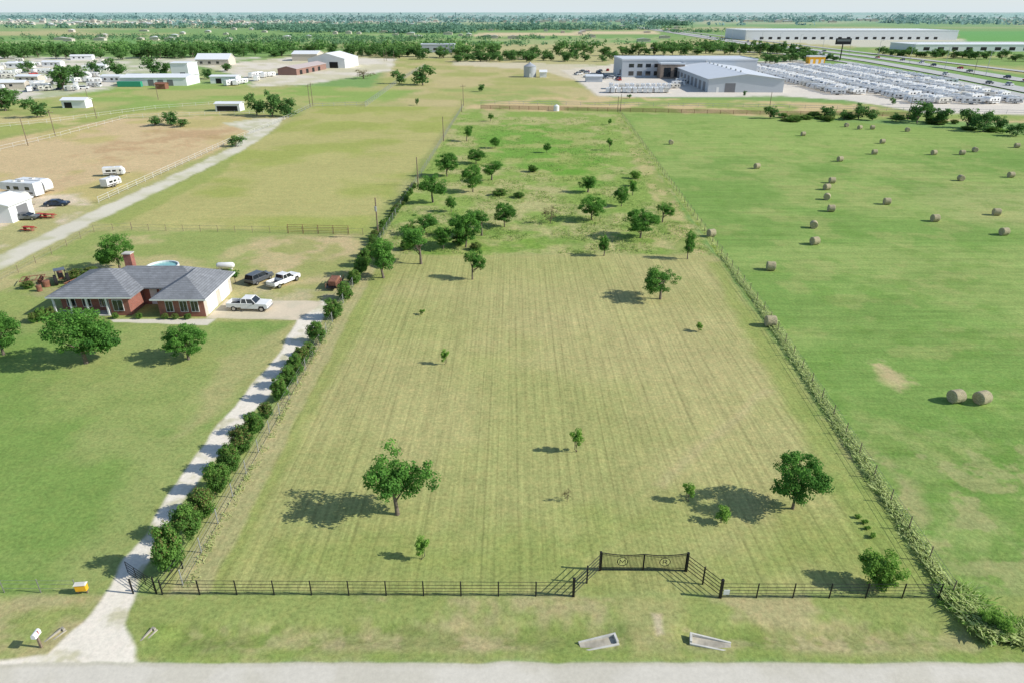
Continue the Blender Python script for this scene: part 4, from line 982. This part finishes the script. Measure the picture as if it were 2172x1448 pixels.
for a,b in ((62,490),(90,462),(105,463)):
    x,y=G(a,b); r2=root('picnic_table',(x,y,0),random.uniform(-.3,.3),'red picnic table on the dirt yard','table','red tables')
    MB().box(-1,1,-.4,.4,.72,.78).obj('top',[M['redv']],r2)
    for s in (-1,1): MB().box(-1,1,s*.75-.13,s*.75+.13,.42,.47).obj('bench',[M['redv']],r2)
    for s in (-.75,.75): MB().box(s-.05,s+.05,-.7,.7,.3,.36).box(s-.05,s+.05,-.3,.3,0,.298).box(s-.05,s+.05,-.3,.3,.362,.7).obj('leg',[M['rust']],r2)
x,y=G(133,230); building('livestock_shelter','small white livestock shelter in paddock','shed',x,y,9.5,5,3,.8,'gx',M['whitewall'],M['whiteroof'],0,[('dark','F',1,0,3,2.2)])
x,y=G(458,237); building('livestock_shelter','small open white shelter in paddock','shed',x,y,9.5,5,2.8,.5,'gx',M['whitewall'],M['whiteroof'],0,[('dark','F',.6,0,8,2)])
x,y=G(258,183); building('warehouse','long low white warehouse with pale roof','warehouse',x,y,34,18,4,1.2,'gx',M['whitewall'],M['whiteroof'],.03,[('bay','F',u,0,3,3) for u in (14,19,24)])
x,y=G(366,166); building('warehouse','taller white block behind long warehouse','warehouse',x,y,10,14,8,.5,'gx',M['whitewall'],M['whiteroof'],0,[('dark','F',5,0,3,3)])
x,y=G(256,184); r2=root('shipping_container',(x,y-3,0),.02,'green shipping container beside the warehouse','container')
MB().box(0,12,0,2.4,.05,2.6).obj('shell',[M['green']],r2,bevel=.05); MB().box(-.03,-.002,.1,2.3,.15,2.5).obj('door',[M['green']],r2)
x,y=G(330,190); building('storage_shed','small brown shed in the grass','shed',x,y,5,4,2.4,.6,'gx',M['rust'],M['rust'])
x,y=G(447,178); building('storage_shed','white flat shed on the gravel yard','shed',x,y,14,8,3.5,.6,'gx',M['whitewall'],M['whiteroof'],0,[('dark','F',3,0,3,2.6)])
x,y=G(416,139); building('farm_house','white roofed house among trees','house',x,y,24,14,4,3.5,'gx',M['tanwall'],M['whiteroof'],0,[('window','F',u,1,2,1.6) for u in (3,9,15)])
x,y=G(655,145); building('barn','large white gable barn on gravel','barn',x,y,26,30,6,3.5,'gy',M['whitewall'],M['whiteroof'],-.1,[('dark','F',4,0,6,4),('dark','F',15,0,6,4)])
x,y=G(590,160); building('barn','long reddish brown barn with faded roof','barn',x,y,12,50,3.6,1.4,'gy',M['redwall'],M['barnroof'],-.12,[('dark','R',u,0,4,2.6) for u in (5,15,25,35)])
x,y=G(620,130); building('barn','white roofed barn on the gravel yard','barn',x,y,20,20,5,2,'gx',M['tanwall'],M['whiteroof'],0)
x,y=G(893,112); building('farm_house','grey house half hidden by trees','house',x,y,32,14,7,1,'flat',M['greywall'],M['metalroof'],0,[('window','F',u,2,4,2) for u in (4,12,20)])
for a,b in ((15,145),(90,142),(150,128),(185,150),(35,175),(110,165),(-20,190),(215,175)):
    x,y=G(a,b); building('mobile_home','pale mobile home in the trailer park','mobile home',x,y,random.uniform(12,18),6,3,.8,'gx',rc([M['whitewall'],M['tanwall']]),M['whiteroof'],random.uniform(-.2,.2),[('window','F',u,1.2,1.4,1) for u in (2,6,9)])
building('dealership_building','two storey grey building with stone entrance','commercial building',65,433,80,32,9.6,0,'flat',M['greywall'],M['metalroof'],.02,[('window','F',u,5.5,3,2) for u in range(4,20,5)]+[('window','F',u,1,3,2.4) for u in range(4,20,5)]+[('dark','L',4,0,4,4)])
building('stone_entrance_block','brown stone block with dark windows','commercial building',86,424,14,8.9,8,0,'flat',M['stone'],M['metalroof'],.02,[('window','F',2,1,4,5),('window','F',8,1,4,5)])
building('warehouse','long pale metal warehouse with shallow gable roof','warehouse',94.4,349,36,100,6.0,2.2,'gy',M['greywall'],M['metalroof'],-.02,[('bay','L',u,0,5,4.2) for u in range(6,92,9)]+[('door','F',4,0,1.2,2.4),('bay','F',8,0,5,4.2)],.6)
x,y=G(1243,175); building('storage_shed','small grey hut beside the lot','shed',x,y,9,5,3,.8,'gx',M['greywall'],M['metalroof'])
for i in range(10):
    mkobj('roof_vent',MB().tube([(0,0,-.4),(0,0,.6),(0,0,.9)],[.5,.5,.2],8).mesh('roof_vent',[M['galv']]),None,(112.6+i*.18,360+i*9,8.35),label='small metal vent on the warehouse roof',category='roof vent',group='warehouse roof vents')
building('distribution_centre','huge white distribution warehouse on the plain','warehouse',322,1030,292,100,12,0,'flat',M['whitewall'],M['whiteroof'],0,[('dark','F',u,1,5,3) for u in range(20,270,12)])
x,y=G(1940,110); building('distribution_centre','low white warehouse beyond the highway','warehouse',x,y,150,50,6,0,'flat',M['whitewall'],M['whiteroof'],0,[('dark','F',u,1,6,3) for u in range(8,140,14)])
x,y=G(2330,108); building('distribution_centre','low white warehouse beyond the highway','warehouse',x,y,90,60,8,0,'flat',M['whitewall'],M['whiteroof'],0)
x,y=G(1715,136); building('storage_shed','bright yellow striped booth by the lot','shed',x,y,12,6,5,0,'flat',M['yellow'],M['whiteroof'],0,[('door','F',1,0,2,3),('door','F',5,0,2,3),('door','F',9,0,2,3)])
x,y=G(1124,164); r2=root('grain_silo',(x,y,0),0,'ribbed steel grain silo with conical roof','silo')
MB().tube([(0,0,0),(0,0,6.0)],3.7,26).obj('wall',[M['silo']],r2); MB().tube([(0,0,6.002),(0,0,7.9),(0,0,8.2)],[3.9,.5,.4],26).obj('roof',[M['silo']],r2)
MB().box(-.5,.5,-3.78,-3.7,.2,2.2).obj('door',[M['whitep']],r2)
x,y=G(1145,165); building('storage_shed','small white hut beside the silo','shed',x,y,4,4,3,1,'gx',M['whitewall'],M['whiteroof'])
x,y=G(1180,236); r2=root('water_tank',(x,y,0),0,'squat white tank behind the rear fence','tank')
MB().tube([(0,0,0),(0,0,1.9),(0,0,2.4)],[1.1,1.1,.3],18).obj('shell',[M['whitep']],r2,smooth=False)
x,y=G(1781,130); r2=root('pole_sign',(x,y,0),0,'tall dark roadside sign on a single pole','sign')
MB().tube([(0,0,-.1),(0,0,12)],.45,10).obj('pole',[BK],r2); MB().box(-6,6,-.5,.5,12,16.5).obj('sign_board',[M['black']],r2,bevel=.1)
MB().box(-5.2,5.2,-.54,-.502,14.2,15.7).obj('sign_face',[M['greyv']],r2)
def pole(px,by,ty,arm=True,m=None,r=.14):
    x,y=G(px,by); h=top_h(by,ty); o=root('power_pole',(x,y,0),random.uniform(-.1,.1)+.2,'weathered wooden power pole in the pasture','power pole','power poles')
    MB().tube([(0,0,-.1),(0,0,h)],[r,r*.7],8).obj('pole',[m or M['wood']],o)
    if arm:
        MB().box(-1.1,1.1,-.06,.06,h-.7,h-.55).obj('crossarm',[M['wood']],o)
        mb=MB()
        for a in (-1,0,1): mb.tube([(a,0,h-.55),(a,0,h-.33)],.05,6)
        mb.obj('insulator',[M['galv']],o)
for a in [(803,506,420,False),(887,395,334,False),(941,300,248,False),(983,225,180,True),(979,238,212,False),(118,290,235,True),(336,212,180,True),(658,228,180,True),(664,226,176,True),(1632,232,196,False),(1310,238,205,False),(1316,237,200,False),(205,252,215,False),(60,310,250,False),(190,225,190,False),(67,87,62,False),(225,85,60,False),(335,82,56,False),(422,78,54,False),(820,130,104,False),(836,132,108,False),(815,131,108,False),(2065,160,112,False),(1925,255,205,False)]:
    pole(*a)
x,y=G(803,506); h=top_h(506,420); MB().tube([(0,-.35,h-2.2),(0,-.35,h-1.4)],.2,10).obj('transformer',[M['galv']],None,(x,y,0),label='grey transformer can fixed to the power pole',category='transformer')
lm=MB(); lm.tube([(0,0,0),(0,0,14)],.14,6); lm.tube([(0,0,14),(1.6,0,14.4)],.08,5); lm.box(1.4,2.4,-.2,.2,14.3,14.5); lme=lm.mesh('street_lamp',[M['galv']])
for i in range(14):
    y=380+i*55; mkobj('street_lamp',lme,None,(interp(hw1,y)-10,y,0),0,label='tall grey highway street lamp',category='street lamp',group='highway street lamps')
r2=root('water_tower',(-2480,3350,0),0,'tall white water tower on the horizon','water tower')
MB().tube([(0,0,0),(0,0,6),(0,0,38)],[7,3,3],14).obj('stem',[M['whitep']],r2); MB().tube([(0,0,38),(0,0,42),(0,0,48),(0,0,52),(0,0,54)],[4,11,13,10,2],18).obj('tank',[M['whitep']],r2)

# ---------------- light, sky, camera
SE=math.radians(33); sv=Vector((math.cos(SE)*.991,-math.cos(SE)*.13,math.sin(SE))).normalized()
w=bpy.data.worlds.new('World'); scene.world=w; w.use_nodes=True; nt=w.node_tree
sk=nt.nodes.new('ShaderNodeTexSky'); sk.sky_type='NISHITA'; sk.sun_disc=False; sk.sun_elevation=SE; sk.sun_rotation=math.atan2(sv.x,sv.y)
sk.dust_density=.4; sk.air_density=1.0; sk.ozone_density=1.5
# pale haze layer lying on the horizon, all round
tc=nt.nodes.new('ShaderNodeTexCoord'); sp=nt.nodes.new('ShaderNodeSeparateXYZ'); nt.links.new(tc.outputs['Generated'],sp.inputs[0])
hz=nt.nodes.new('ShaderNodeMapRange'); hz.inputs[1].default_value=0.; hz.inputs[2].default_value=.12; hz.inputs[3].default_value=.95; hz.inputs[4].default_value=0.; nt.links.new(sp.outputs[2],hz.inputs[0])
mx=nt.nodes.new('ShaderNodeMix'); mx.data_type='RGBA'; nt.links.new(hz.outputs[0],mx.inputs[0]); nt.links.new(sk.outputs[0],mx.inputs[6]); mx.inputs[7].default_value=(5.0,5.7,6.1,1)
nt.links.new(mx.outputs[2],nt.nodes['Background'].inputs[0]); nt.nodes['Background'].inputs[1].default_value=.14
sl=bpy.data.lights.new('sun','SUN'); sl.energy=5.0; sl.angle=math.radians(.5); sl.color=(1,.97,.90)
so=bpy.data.objects.new('sun',sl); COL.objects.link(so); so.rotation_euler=(-sv).to_track_quat('-Z','Y').to_euler()
cam=bpy.data.cameras.new('camera'); cam.lens=24; cam.sensor_width=36; cam.clip_end=100000; cam.clip_start=.5
co=bpy.data.objects.new('camera',cam); COL.objects.link(co); co.location=(0,0,H); co.rotation_euler=(math.pi/2-TH,0,0); scene.camera=co
scene.view_settings.view_transform='Standard'; scene.view_settings.look='None'; scene.view_settings.exposure=0
